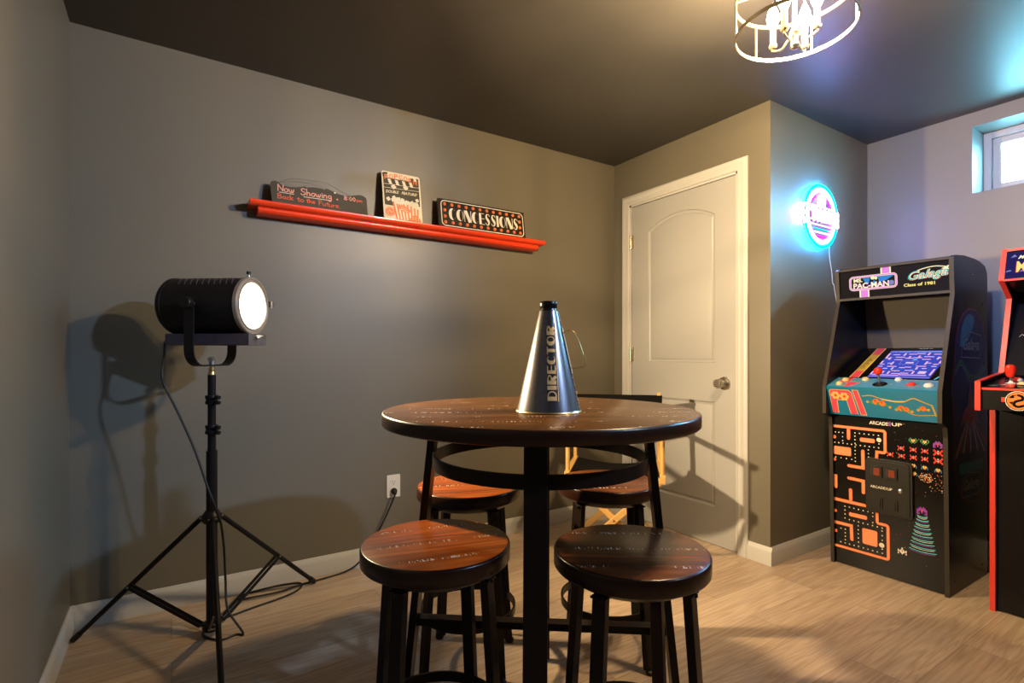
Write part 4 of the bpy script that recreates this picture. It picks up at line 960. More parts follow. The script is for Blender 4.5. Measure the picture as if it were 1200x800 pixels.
# recessed lamp further back in the room, plus an added blue fill for the arcade wall
for (lx, ly, tgt, pw, pc, ang, lab) in ((2.1, -1.25, (-0.30, 2.0, 1.60), P_DOWNLIGHT, C_DOWNLIGHT, 62, 'small recessed ceiling light behind the viewer aimed at the tripod stand'), (0.9, 0.45, (3.57, 0.75, 1.75), P_ALCOVE_FILL, C_ALCOVE_FILL, 52, 'added blue fill light between the viewer and the ring lamp, aimed at the arcade machines')):
    dl = thing('unseen_ceiling_light', lab, 'lamp', (lx, ly, ZC), 0, 'recessed ceiling lights'); o0 = dl.location.copy()
    m = MB(); m.lathe([(0.055, -0.004), (0.070, -0.004), (0.070, 0.0), (0.055, 0.0)], 'white_trim', 40, o0, closed=True); m.build('trim_ring', dl, o0)
    m = MB(); m.lathe([(0.055, -0.002), (0.0, -0.002)], 'downlight_diffuser', 40, o0); m.build('diffuser', dl, o0)
    ar = light('downlight', 'SPOT', (0, 0, -0.012), pw, pc, dl, spot_size=math.radians(ang), spot_blend=0.7, shadow_soft_size=0.07)
    aim(ar, Vector(tgt)-Vector((lx, ly, ZC)))

# ------------------------------------------------------------------ neon sign
NX, NZ = 2.985, 1.818; YN = YC
t = thing('neon_sign', 'round pink and cyan neon sign glowing on the alcove wall', 'sign', (NX, YN, NZ-0.17)); o0 = t.location.copy()
yb = YN-0.004
m = MB(); m.lathe([(0, 0.012), (0.176, 0.012), (0.176, 0.016), (0, 0.016)], 'pane_glass', 64, (NX, YN, NZ), (0, -1, 0))
for a_ in (45, 135, 225, 315): m.cyl((NX+0.14*math.cos(math.radians(a_)), YN, NZ+0.14*math.sin(math.radians(a_))), (NX+0.14*math.cos(math.radians(a_)), YN-0.014, NZ+0.14*math.sin(math.radians(a_))), 0.006, 0.006, 'steel', 12)
m.build('backing_panel', t, o0)
m = MB(); m.lathe([(0, 0.0162), (0.150, 0.0162), (0.150, 0.0175), (0, 0.0175)], 'sign_violet', 64, (NX, YN, NZ), (0, -1, 0)); m.build('printed_disc', t, o0)
yt = YN-0.022
def loop3(pts): return [Vector((NX+x, yt, NZ+y)) for x, y in pts]
def neon(pts, r, mt, name, cyc=False, dy=0.0):
    m = MB(); m.tube([p-Vector((0, dy, 0)) for p in loop3(pts)], r, mt, 8, cyc=cyc); return m.build(name, t, o0)
circ = lambda r, n=64: [(r*math.cos(2*PI*i/n), r*math.sin(2*PI*i/n)) for i in range(n)]
neon(circ(0.168), 0.0045, 'neon_cyan', 'cyan_ring', True)
neon(circ(0.148), 0.0060, 'neon_white', 'white_ring', True)
neon(circ(0.134), 0.0040, 'neon_pink', 'pink_ring', True)
neon(arc(-0.140, 0.0, 0.052, 100, 260, 14), 0.0050, 'neon_pink', 'pink_wing'); neon(arc(-0.130, 0.0, 0.040, 105, 255, 12), 0.0040, 'neon_white', 'white_wing')
for dz_ in (0.030, 0.0, -0.030): neon(rrect(0.160, dz_-0.012, 0.182, dz_+0.012, 0.005, 3), 0.0032, 'neon_pink', 'pink_square', True)
neon([(-0.120, 0.050), (0.122, 0.050)], 0.0050, 'neon_white', 'upper_bar'); neon([(-0.118, -0.050), (0.120, -0.050)], 0.0050, 'neon_white', 'lower_bar')
neon(sm2([(-0.110, 0.020), (-0.095, 0.040), (-0.080, -0.030), (-0.060, 0.035), (-0.040, -0.030), (-0.020, 0.035), (0.000, -0.030), (0.025, 0.035), (0.045, -0.028), (0.070, 0.035), (0.090, -0.028), (0.110, 0.030)], 6), 0.0085, 'neon_white', 'script_line', dy=0.004)
neon(sm2([(-0.112, -0.026), (-0.05, -0.018), (0.02, -0.030), (0.112, -0.022)], 6), 0.0065, 'neon_white', 'script_underline', dy=0.004)
neon(sm2([(-0.022, 0.055), (-0.030, 0.090), (0.0, 0.112), (0.030, 0.090), (0.024, 0.055)], 6), 0.0080, 'neon_yellow', 'yellow_dome'); neon([(0.0, 0.055), (0.0, 0.100)], 0.009, 'neon_yellow', 'yellow_core')
neon([(-0.080, -0.072), (0.085, -0.072)], 0.0035, 'neon_green', 'green_line'); neon([(-0.070, -0.090), (0.075, -0.090)], 0.0060, 'neon_white', 'lower_line'); neon([(-0.050, -0.110), (0.052, -0.110)], 0.0045, 'neon_violet', 'violet_line')
neon(arc(-0.010, 0.0, 0.110, 115, 150, 6), 0.004, 'neon_violet', 'violet_curve'); neon(arc(0.010, 0.0, 0.110, 30, 62, 6), 0.004, 'neon_violet', 'violet_curve')
m = MB(); m.tube(smooth([(NX+0.090, YN-0.018, NZ-0.155), (3.100, YN-0.010, 1.60), (3.125, YN-0.008, 1.531), (3.138, YN-0.006, 1.47), (3.150, YN-0.008, 1.455), (3.160, YN-0.008, 1.42), (3.190, YN-0.008, 1.33), (3.196, YN-0.008, 1.25), (3.190, YN-0.008, 1.19), (3.205, YN-0.008, 1.15), (3.215, YN-0.008, 0.6), (3.215, YN-0.02, 0.10), (3.25, YN-0.03, 0.006)], 7), 0.0022, 'cord_white', 8)
o = m.build('power_cord', t, o0); o['label'] = 'thin white cord'

# ------------------------------------------------------------------ arcade machine one
AX = 2.85; AY0, AY1 = 0.890, 1.380
t = thing('arcade_cabinet', 'whole black arcade machine with teal control panel and orange maze art below the neon sign', 'arcade machine', (AX, (AY0+AY1)/2, 0)); o0 = t.location.copy()
side = [(-0.002, 0), (-0.010, 0.30), (-0.022, 0.700), (-0.030, 0.745), (-0.085, 0.768), (-0.085, 0.903)] + [(0.010, 1.19), (0.055, 1.327), (0.042, 1.493), (0.060, 1.503), (0.170, 1.512), (0.300, 1.509), (0.375, 1.502), (0.440, 1.485), (0.468, 1.455), (0.472, 1.42), (0.472, 0)]
for y_ in (AY0, AY1-0.015):
    m = MB(); m.prism(side, (AX, y_+0.015, 0), (1, 0, 0), (0, 0, 1), 0.015, 'cabinet_side'); sp_ = m.build('side_panel', t, o0)
    m = MB(); path = side[:9]
    for a_, b_ in zip(path, path[1:]):
        m.bar((AX+a_[0]-0.001, y_+0.0075, a_[1]), (AX+b_[0]-0.001, y_+0.0075, b_[1]), 0.017, 0.003, 'trim_grey', (0, 1, 0))
    m.build('edge_trim', sp_, o0)
m = MB(); YI0, YI1 = AY0+0.015, AY1-0.015
m.box2((AX+0.455, YI0, 0.02), (AX+0.468, YI1, 1.44), 'cabinet_black'); m.box2((AX+0.06, YI0, 1.490), (AX+0.40, YI1, 1.500), 'cabinet_black'); m.build('back_panel', t, o0)
# lower panel with art
WI = YI1-YI0
lowO = Vector((AX+0.010, YI1, 0.004)); lowV = Vector((-0.022, 0, 0.745)).normalized()
m = MB(); m.prism([(0, 0), (WI, 0), (WI, 0.750), (0, 0.750)], lowO, (0, -1, 0), lowV, -0.012, 'art_black'); lowp = m.build('lower_panel', t, o0)
A = Art(lowO, (0, -1, 0), lowV)
w_ = 0.0095
def mz(pts): A.stroke(pts, w_+0.004, 'maze_orange', caps=True); A.stroke(pts, w_-0.001, 'maze_fill', caps=True)
mz([(0.000, 0.695), (0.222, 0.695)]+arc(0.222, 0.686, 0.009, 90, 0, 4)+[(0.231, 0.600)]+arc(0.222, 0.600, 0.009, 0, -90, 4)+[(0.196, 0.591), (0.194, 0.560)])
w_ = 0.012
mz([(0.071, 0.690), (0.071, 0.640)])
def block(x0, y0, x1, y1):
    A.poly(rrect(x0-0.002, y0-0.002, x1+0.002, y1+0.002, min(0.007, (y1-y0)/2)), 'maze_orange'); A.poly(rrect(x0, y0, x1, y1, min(0.006, (y1-y0)/2-0.0005)), 'maze_fill')
block(0.124, 0.633, 0.186, 0.650); block(0.002, 0.553, 0.080, 0.592)
mz([(0.135, 0.585), (0.135, 0.503), (0.070, 0.503)]); mz([(0.070, 0.441), (0.135, 0.438), (0.135, 0.382)]); mz([(0.077, 0.383), (0.077, 0.330)])
mz([(0.002, 0.322), (0.140, 0.319)]); mz([(0.002, 0.440), (0.008, 0.440), (0.008, 0.385)])
A.disc(0.004, 0.640, 0.009, 'maze_orange'); A.disc(0.004, 0.525, 0.008, 'maze_orange'); A.disc(0.004, 0.262, 0.008, 'maze_orange'); A.disc(0.004, 0.160, 0.008, 'maze_orange')
block(0.070, 0.252, 0.148, 0.268); mz([(0.004, 0.203), (0.078, 0.203), (0.080, 0.135)]); block(0.130, 0.132, 0.192, 0.205)
w_ = 0.0095
mz([(0.194, 0.300), (0.194, 0.262)]+arc(0.203, 0.256, 0.009, 180, 270, 4)+[(0.230, 0.247)]+arc(0.230, 0.238, 0.009, 90, 0, 4)+[(0.239, 0.094)]+arc(0.230, 0.094, 0.009, 0, -90, 4)+[(0.002, 0.085)])
def dots(x0, y0, x1, y1, n):
    for i in range(n):
        f_ = i/(n-1) if n > 1 else 0; x_ = x0+(x1-x0)*f_; y_ = y0+(y1-y0)*f_; A.rect(x_-0.0026, y_-0.0026, x_+0.0026, y_+0.0026, 'dot_cream'); A.h -= A.step
dots(0.101, 0.671, 0.204, 0.671, 6); dots(0.010, 0.665, 0.044, 0.665, 3); dots(0.044, 0.645, 0.044, 0.625, 2); dots(0.006, 0.612, 0.204, 0.612, 11); dots(0.101, 0.655, 0.101, 0.530, 8); dots(0.160, 0.595, 0.160, 0.560, 3); dots(0.206, 0.631, 0.206, 0.631, 1); dots(0.010, 0.537, 0.085, 0.537, 4)
A.disc(0.206, 0.650, 0.0105, 'dot_cream')
dots(0.050, 0.295, 0.175, 0.292, 7); dots(0.050, 0.275, 0.050, 0.235, 3); dots(0.070, 0.232, 0.215, 0.229, 8); dots(0.110, 0.212, 0.110, 0.110, 6); dots(0.030, 0.178, 0.050, 0.178, 2); dots(0.050, 0.160, 0.050, 0.125, 3); dots(0.028, 0.108, 0.214, 0.108, 10); dots(0.214, 0.215, 0.214, 0.170, 3); dots(0.175, 0.275, 0.175, 0.245, 2); dots(0.214, 0.128, 0.214, 0.128, 1)
A.disc(0.212, 0.146, 0.0115, 'dot_cream'); A.h += A.step
SPR = {'a': ['.G...G.', 'G.YRY.G', 'G.YYY.G', '.G.Y.G.', '..G.G..'], 'b': ['R.....R', 'RR.W.RR', '.RRBRR.', '.RRWRR.', 'RR.R.RR', 'R.....R'],
       'c': ['..Y.Y..', '.YYYYY.', 'BBYRYBB', 'B.YRY.B', 'B..R..B'], 'd': ['..P.P..', '.PPPPP.', 'PPPMPPP', 'PP.M.PP', 'P..P..P', 'PP...PP'],
       'e': ['...W...', '...W...', 'W.WRW.W', 'WWWRWWW', 'R.WWW.R', 'W..W..W']}
CM = {'G': 'art_green', 'Y': 'art_yellow', 'R': 'art_red', 'W': 'art_white', 'B': 'art_blue', 'P': 'art_purple', 'M': 'hot_pink', 'C': 'art_cyan'}
def sprite(k, x, y, w):
    rows = SPR[k]; n = len(rows[0]); q = w/n
    for r_, row in enumerate(rows):
        for c_, ch in enumerate(row):
            if ch != '.':
                xx = x-w/2+c_*q; yy = y+len(rows)*q/2-(r_+1)*q; A.rect(xx, yy, xx+q*1.04, yy+q*1.04, CM[ch]); A.h -= A.step
for x_, y_, k_ in ((0.344, 0.665, 'a'), (0.388, 0.665, 'a'), (0.436, 0.660, 'd')): sprite(k_, x_, y_, 0.034)
for x_ in (0.296, 0.344, 0.388, 0.437): sprite('b', x_, 0.624, 0.026 if x_ < 0.43 else 0.034)
for x_ in (0.252, 0.298, 0.344, 0.388, 0.437): sprite('b', x_, 0.588, 0.026 if x_ < 0.43 else 0.034)
for x_, y_ in ((0.344, 0.550), (0.387, 0.549), (0.436, 0.545), (0.346, 0.514)): sprite('c', x_, y_, 0.026)
rnd = random.Random(3)
for i in range(110):
    a_ = rnd.random()*2*PI; q = rnd.random()**0.6*0.026; x_, y_ = 0.390+q*math.cos(a_), 0.505+q*math.sin(a_)*0.85; A.rect(x_, y_, x_+0.0028, y_+0.0028, rnd.choice(['art_yellow', 'art_red', 'art_white', 'art_orange'])); A.h -= A.step
for i in range(34):
    x_, y_ = rnd.uniform(0.40, 0.455), rnd.uniform(0.445, 0.53); A.rect(x_, y_, x_+0.0026, y_+0.0026, rnd.choice(['art_white', 'art_yellow', 'art_red'])); A.h -= A.step
for i in range(46):
    x_, y_ = rnd.uniform(0.25, 0.455), rnd.uniform(0.10, 0.73); A.rect(x_, y_, x_+0.0018, y_+0.0018, rnd.choice(['art_white', 'art_purple', 'art_cyan', 'art_red'])); A.h -= A.step
sprite('d', 0.375, 0.352, 0.040); sprite('e', 0.296, 0.145, 0.036)
for i in range(10):
    f_ = i/9; cx_ = 0.376; wdt = 0.020+0.032*f_; y_ = 0.328-0.158*f_
    A.stroke([(cx_-wdt+2*wdt*k_/14, y_-0.006*math.sin(PI*k_/14)+0.0012*(k_ % 2)) for k_ in range(15)], 0.0050-0.001*f_, 'art_cyan', caps=False); A.stroke([(cx_-wdt*0.9+1.8*wdt*k_/14, y_-0.0065-0.006*math.sin(PI*k_/14)) for k_ in range(15)], 0.0022, 'art_purple' if i % 2 else 'art_white', caps=False)
A.text('ARCADE', 0.166, 0.722, 0.080, 0.017, 'art_white', offset=0.03); A.text('1', 0.247, 0.722, 0.010, 0.020, 'art_purple', offset=0.04); A.text('UP', 0.260, 0.724, 0.042, 0.016, 'art_white', offset=0.03)
A.text('TM', 0.305, 0.736, 0.008, 0.004, 'art_white')
A.build('front_artwork', lowp, o0)
# coin door
cd = MB(); cO = lowO
def onlow(u, v, h): return lowO + Vector((0, -1, 0))*u + lowV*v + Vector((0, -1, 0)).cross(lowV)*h
cd.prism(rrect(0.150, 0.300, 0.343, 0.560, 0.016), onlow(0, 0, 0.0004), (0, -1, 0), lowV, 0.012, 'coin_black')
cdo = cd.build('coin_door', t, o0, bevel=0.003)
m = MB(); m.prism(rrect(0.160, 0.310, 0.333, 0.550, 0.010), onlow(0, 0, 0.0124), (0, -1, 0), lowV, 0.004, 'coin_black'); m.build('door_plate', cdo, o0, bevel=0.0015)
for x_ in (0.172, 0.234):
    m = MB(); A2 = rrect(x_, 0.474, x_+0.052, 0.528, 0.003); m.prism(A2, onlow(0, 0, 0.0164), (0, -1, 0), lowV, 0.007, 'coin_black'); q_ = m.build('coin_slot', cdo, o0, bevel=0.002)
    m = MB(); m.prism(rrect(x_+0.006, 0.482, x_+0.014, 0.520, 0.001), onlow(0, 0, 0.0236), (0, -1, 0), lowV, 0.0006, 'slot_dark'); m.prism(rrect(x_+0.018, 0.484, x_+0.044, 0.518, 0.002), onlow(0, 0, 0.0236), (0, -1, 0), lowV, 0.002, 'coin_red'); m.build('coin_button', cdo, o0)
    m = MB(); m.prism(rrect(x_, 0.324, x_+0.052, 0.378, 0.003), onlow(0, 0, 0.0164), (0, -1, 0), lowV, 0.004, 'coin_black')
    m.prism(rrect(x_+0.008, 0.332, x_+0.044, 0.370, 0.002), onlow(0, 0, 0.0204), (0, -1, 0), lowV, 0.0035, 'coin_black'); m.build('coin_return', cdo, o0, bevel=0.0015)
m = MB(); m.lathe([(0.011, 0), (0.011, 0.004), (0.008, 0.006), (0, 0.006)], 'steel', 20, onlow(0.297, 0.426, 0.0164), Vector((0, -1, 0)).cross(lowV)); m.build('lock', cdo, o0)
A = Art(onlow(0, 0, 0.0164), (0, -1, 0), lowV); A.text('ARCADE1UP', 0.172, 0.420, 0.092, 0.012, 'art_white', offset=0.02); A.build('door_lettering', cdo, o0)
# control panel box: front apron and sloping deck
aprO = Vector((AX-0.035, YI1, 0.762)); aprT = Vector((AX-0.083, YI1, 0.900)); aV = (aprT-aprO).normalized(); aL = (aprT-aprO).length
prof = [(-0.035, 0.762), (-0.083, 0.900), (-0.080, 0.904), (0.055, 0.948), (0.055, 0.935), (-0.020, 0.760)]
m = MB(); m.prism(prof, (AX, YI1, 0), (1, 0, 0), (0, 0, 1), WI, 'teal'); cp = m.build('control_panel', t, o0); cp['label'] = 'teal control panel with pink stripes'
A = Art(aprO, (0, -1, 0), aV)
A.rect(0.0, 0.0, WI, aL, 'teal')
def edged(poly, m1='hot_pink', e='art_yellow'):
    A.poly(poly, m1); A.stroke(poly, 0.0026, e, cyc=True)
A.poly([(0.012, 0.010), (0.012, 0.128), (0.020, 0.134), (0.100, 0.134), (0.112, 0.124), (0.128, 0.010), (0.096, 0.010), (0.086, 0.080), (0.042, 0.080), (0.040, 0.010)], 'hot_pink')
A.stroke([(0.012, 0.010), (0.012, 0.128), (0.020, 0.134), (0.100, 0.134), (0.112, 0.124), (0.128, 0.010)], 0.0028, 'art_yellow', caps=False); A.stroke([(0.096, 0.010), (0.086, 0.080), (0.042, 0.080), (0.040, 0.010)], 0.0028, 'art_yellow', caps=False)
edged([(0.118, 0.136), (0.142, 0.136), (0.166, 0.008), (0.140, 0.008)])
for cx_, cy_ in ((0.038, 0.104), (0.078, 0.100)):     # two plain flower rosettes
    for k_ in range(6): a_ = k_*PI/3; A.disc(cx_+0.013*math.cos(a_), cy_+0.013*math.sin(a_), 0.0085, 'art_yellow', n=10); A.h -= A.step
    A.h += A.step; A.disc(cx_, cy_, 0.007, 'art_red', n=10)
A.stroke(sm2([(0.160, 0.108), (0.200, 0.112), (0.240, 0.098), (0.290, 0.090), (0.330, 0.092), (0.365, 0.110), (0.395, 0.098), (0.430, 0.082)], 6), 0.0055, 'art_gold'); A.stroke(sm2([(0.240, 0.098), (0.290, 0.090), (0.330, 0.092)], 6), 0.0065, 'art_yellow')
A.stroke(sm2([(0.340, 0.040), (0.370, 0.030), (0.440, 0.036)], 6), 0.0045, 'art_gold'); A.stroke([(0.432, 0.082), (0.442, 0.034)], 0.007, 'art_gold')
for cx_, cy_, r_ in ((0.215, 0.082, 0.015), (0.240, 0.076, 0.014), (0.315, 0.058, 0.014), (0.334, 0.054, 0.012), (0.398, 0.064, 0.012)):
    A.disc(cx_-r_*1.1, cy_-r_*0.2, r_*0.7, 'art_green', n=10); A.disc(cx_+r_*1.1, cy_-r_*0.5, r_*0.6, 'art_green', n=10); A.disc(cx_, cy_, r_, 'art_orange', n=14); A.disc(cx_-r_*0.2, cy_+r_*0.3, r_*0.35, 'art_red', n=8)
for cx_, cy_ in ((0.180, 0.080), (0.270, 0.060), (0.295, 0.050), (0.355, 0.046), (0.380, 0.056), (0.418, 0.060)): A.disc(cx_, cy_, 0.007, 'art_gold', n=9)
A.build('apron_artwork', cp, o0)
dO = Vector((AX-0.080, YI1, 0.9045)); dV = Vector((0.135, 0, 0.044)).normalized(); dn = Vector((0, -1, 0)).cross(dV)
def ondeck(u, v, h=0): return dO+Vector((0, -1, 0))*u+dV*v+dn*h
A = Art(dO, (0, -1, 0), dV); A.rect(0, 0, WI, 0.141, 'sky_teal')
edged([(0.070, 0.004), (0.104, 0.004), (0.128, 0.066), (0.076, 0.070), (0.078, 0.138), (0.036, 0.138), (0.022, 0.060), (0.078, 0.050)])
A.stroke(sm2([(0.300, 0.026), (0.335, 0.018), (0.385, 0.020), (0.440, 0.030), (0.458, 0.060)], 6), 0.0040, 'art_green'); A.stroke(sm2([(0.290, 0.128), (0.350, 0.118), (0.440, 0.110)], 6), 0.0040, 'art_gold')
A.disc(0.218, 0.052, 0.030, 'art_black', ry=0.032, n=24)
for x_, y_ in ((0.180, 0.060), (0.262, 0.058), (0.320, 0.052), (0.372, 0.050)): A.disc(x_, y_, 0.006, 'art_gold' if x_ < 0.3 else 'hot_pink', n=8)
A.build('deck_artwork', cp, o0)
def button(u, v, r, mt, nm):
    m = MB(); m.lathe([(r, 0.0008), (r, 0.004), (r*0.9, 0.0065), (r*0.78, 0.007)], mt, 24, ondeck(u, v), dn); m.lathe([(r*0.78, 0.0), (r*0.76, 0.0100), (r*0.6, 0.0118), (0, 0.0124)], mt, 24, ondeck(u, v), dn)
    b = m.build('button', t, o0); b['label'] = nm
button(0.046, 0.035, 0.0155, 'button_cream', 'cream button'); button(0.050, 0.092, 0.0165, 'button_cream', 'cream button'); button(0.134, 0.108, 0.0165, 'button_cream', 'cream button'); button(0.270, 0.118, 0.0150, 'button_white', 'white button')
button(0.342, 0.058, 0.0175, 'button_red', 'red button'); button(0.408, 0.056, 0.0190, 'button_white', 'white button')
js = D.objects.new('joystick', None); COL.objects.link(js); js.parent = t
m = MB(); m.cyl(ondeck(0.218, 0.052, 0.001), ondeck(0.218, 0.052, 0.055), 0.0045, 0.0045, 'steel', 14); m.lathe([(0.018, 0.0012), (0.017, 0.003), (0.008, 0.005), (0.005, 0.012)], 'rubber', 24, ondeck(0.218, 0.052), dn); m.build('shaft', js, o0)
m = MB(); c_ = ondeck(0.218, 0.052, 0.066); m.lathe([(0.0185*math.sin(PI*i/16), -0.0185*math.cos(PI*i/16)) for i in range(17)], 'ball_red', 32, c_, dn); m.build('ball_top', js, o0)
# screen bed
bO = Vector((AX+0.040, YI1, 0.944)); bT = Vector((AX+0.360, YI1, 1.096)); bV = (bT-bO).normalized(); bL = (bT-bO).length
m = MB(); m.prism([(0, 0), (WI, 0), (WI, bL), (0, bL)], bO, (0, -1, 0), bV, -0.010, 'art_black'); bz = m.build('screen_bezel', t, o0)
A = Art(bO, (0, -1, 0), bV)
A.rect(0.048, 0.008, 0.092, bL-0.004, 'art_yellow'); A.rect(0.052, 0.008, 0.088, 0.080, 'hot_pink'); A.rect(0.052, 0.080, 0.088, 0.270, 'art_gold'); A.rect(0.052, 0.270, 0.088, bL-0.006, 'hot_pink')
for i in range(9): A.rect(0.058, 0.110+0.014*i, 0.082-(i % 3)*0.005, 0.1135+0.014*i, 'art_black')
A.stroke([(0.405, 0.010), (0.430, 0.080), (0.452, 0.085)], 0.008, 'art_cyan'); A.stroke([(0.420, 0.110), (0.440, 0.075), (0.455, 0.160)], 0.006, 'art_cyan')
A.text('ARCADE1UP', 0.240, bL-0.016, 0.060, 0.006, 'art_white')
A.build('bezel_artwork', bz, o0)
S0, S1, T0, T1 = 0.128, 0.382, 0.016, 0.316
nb = Vector((0, -1, 0)).cross(bV)
m = MB(); m.prism([(S0, T0), (S1, T0), (S1, T1), (S0, T1)], bO, (0, -1, 0), bV, 0.0012, 'screen_blue'); scn = m.build('screen', t, o0); scn['label'] = 'lit blue and lilac game screen'
A = Art(bO+nb*0.0012, (0, -1, 0), bV)
gw, gh = (S1-S0), (T1-T0); rnd = random.Random(11)
def sc(u, v): return (S0+gw*u, T0+gh*v)
A.rect(*sc(0, 0.0), *sc(1, 0.05), 'screen_violet'); A.rect(*sc(0, 0.93), *sc(1, 1), 'screen_violet')
for u0, u1 in ((0.16, 0.36), (0.42, 0.62), (0.64, 0.86)): A.rect(*sc(u0, 0.955), *sc(u1, 0.975), 'screen_cyan')
def wall(u0, v0, u1, v1, m='screen_white', w=0.0062): A.stroke([sc(u0, v0), sc(u1, v1)], w+0.0028, 'screen_pink', caps=False); A.stroke([sc(u0, v0), sc(u1, v1)], w, m, caps=False)
for s_ in (0, 1):
    X_ = (lambda u: u) if s_ == 0 else (lambda u: 1-u)
    for (u0, v0, u1, v1) in ((0.02, 0.90, 0.02, 0.72), (0.02, 0.60, 0.02, 0.50), (0.02, 0.30, 0.02, 0.08), (0.10, 0.84, 0.22, 0.84), (0.30, 0.90, 0.30, 0.80), (0.36, 0.86, 0.5, 0.86), (0.10, 0.74, 0.10, 0.64), (0.18, 0.74, 0.34, 0.74), (0.42, 0.78, 0.42, 0.68), (0.02, 0.70, 0.12, 0.70), (0.20, 0.64, 0.34, 0.64), (0.36, 0.70, 0.5, 0.70), (0.22, 0.56, 0.22, 0.44), (0.14, 0.50, 0.24, 0.50), (0.02, 0.46, 0.10, 0.46), (0.02, 0.38, 0.10, 0.38), (0.18, 0.38, 0.34, 0.38), (0.30, 0.34, 0.30, 0.26), (0.40, 0.34, 0.5, 0.34), (0.14, 0.30, 0.22, 0.30), (0.32, 0.22, 0.46, 0.22), (0.30, 0.10, 0.30, 0.20), (0.36, 0.12, 0.5, 0.12), (0.06, 0.06, 0.5, 0.06)):
        wall(X_(u0), v0, X_(u1), v1)
    A.poly([sc(X_(0.10), 0.11), sc(X_(0.22), 0.11), sc(X_(0.22), 0.20), sc(X_(0.10), 0.20)], 'screen_white')
A.stroke([sc(0.36, 0.44), sc(0.64, 0.44), sc(0.64, 0.56), sc(0.36, 0.56)], 0.0050, 'screen_violet', cyc=True); A.disc(*sc(0.56, 0.62), 0.010, 'screen_cyan'); A.rect(*sc(0.45, 0.47), *sc(0.58, 0.52), 'screen_white')
for i in range(90):
    u, v = rnd.uniform(0.05, 0.95), rnd.choice([0.80, 0.68, 0.60, 0.41, 0.26, 0.16, 0.90])+rnd.uniform(-0.006, 0.006); A.rect(*sc(u, v), *sc(u+0.014, v+0.010), 'screen_cyan'); A.h -= A.step
A.build('game_picture', scn, o0)
m = MB(); m.prism([(0.362, 1.092), (0.374, 1.092), (0.330, 1.43), (0.318, 1.43)], (AX, YI1, 0), (1, 0, 0), (0, 0, 1), WI, 'speaker_grain'); sp1 = m.build('speaker_panel', t, o0)
# marquee
m = MB(); m.prism([(0.050, 1.488), (0.062, 1.345), (0.110, 1.345), (0.110, 1.488)], (AX, YI1, 0), (1, 0, 0), (0, 0, 1), WI, 'marquee_black'); mq = m.build('marquee', t, o0)
mO = Vector((AX+0.062, YI1, 1.345)); mV = Vector((-0.012, 0, 0.143)).normalized()
A = Art(mO, (0, -1, 0), mV)
A.rect(0, 0, WI, 0.1435, 'marquee_black')
for x_, y0_, y1_ in ((0.191, 0.106, 0.140), (0.095, 0.004, 0.050)): A.rect(x_-0.004, y0_, x_+0.040, y1_, 'marquee_cream'); A.rect(x_+0.002, y0_, x_+0.034, y1_, 'marquee_pink')
A.stroke(rrect(0.050, 0.044, 0.252, 0.106, 0.014), 0.0100, 'marquee_cream', cyc=True); A.stroke(rrect(0.050, 0.044, 0.252, 0.106, 0.014), 0.0058, 'marquee_pink', cyc=True)
A.poly([(0.108, 0.098), (0.140, 0.098), (0.134, 0.068), (0.124, 0.064)], 'marquee_blue'); A.poly([(0.174, 0.100), (0.246, 0.100), (0.206, 0.076), (0.180, 0.072)], 'marquee_blue'); A.poly([(0.140, 0.060), (0.176, 0.060), (0.158, 0.084)], 'marquee_blue')
A.text('MS.', 0.066, 0.080, 0.040, 0.019, 'marquee_cream', offset=0.04); A.text('PAC-MAN', 0.064, 0.049, 0.158, 0.027, 'marquee_pink', offset=0.05); A.text('PAC-MAN', 0.064, 0.049, 0.158, 0.027, 'marquee_cream', offset=0.015)
A.disc(0.232, 0.064, 0.012, 'marquee_violet'); A.disc(0.152, 0.096, 0.010, 'marquee_cream', n=5); A.disc(0.166, 0.093, 0.008, 'marquee_cream', n=5)
A.stroke(sm2([(0.300, 0.072), (0.315, 0.092), (0.350, 0.110), (0.400, 0.118), (0.440, 0.112), (0.452, 0.106)], 6), [0.002]+[0.004]*29+[0.002], 'marquee_cream', caps=False)
A.poly([(0.428, 0.104), (0.460, 0.118), (0.452, 0.104), (0.462, 0.100), (0.446, 0.096), (0.440, 0.100)], 'marquee_cream')
for m_, dx_, dy_, of_ in (('marquee_red', 0.0015, -0.0015, 0.03), ('marquee_cream', 0, 0, 0.03), ('marquee_teal', 0, 0, -0.005)):
    A.text('Galaga', 0.300+dx_, 0.052+dy_, 0.154, 0.052, m_, offset=of_, shear=0.35, skew=0.06)
A.text('Class of 1981', 0.282, 0.036, 0.122, 0.015, 'marquee_yellow', offset=0.035)
A.build('marquee_artwork', mq, o0)
m = MB(); m.bar((AX+0.046, YI0, 1.490), (AX+0.046, YI1, 1.490), 0.010, 0.012, 'trim_grey', (0, 0, 1)); m.bar((AX+0.058, YI0, 1.342), (AX+0.058, YI1, 1.342), 0.012, 0.014, 'trim_grey', (0, 0, 1)); m.build('marquee_trim', t, o0)
# art on the outer side, towards the other machine
A = Art((AX, AY0, 0), (1, 0, 0), (0, 0, 1))
ov = sm2([(0.219, 1.271), (0.330, 1.262), (0.420, 1.17), (0.462, 1.02), (0.462, 0.60), (0.430, 0.47), (0.374, 0.392), (0.236, 0.385), (0.091, 0.469), (0.048, 0.60), (0.044, 0.79), (0.020, 0.90), (0.050, 1.02), (0.070, 1.14), (0.130, 1.23), (0.219, 1.271)], 5)[:-1]
A.poly(ov, 'side_navy'); A.stroke(ov, 0.006, 'side_red', cyc=True)
A.poly(sm2([(0.110, 1.10), (0.150, 1.20), (0.219, 1.245), (0.290, 1.23), (0.250, 1.16), (0.170, 1.10), (0.110, 1.10)], 5)[:-1], 'side_teal')
A.stroke(sm2([(0.060, 0.985), (0.130, 1.03), (0.230, 0.965), (0.330, 0.960), (0.440, 1.02)], 6), 0.022, 'side_green')
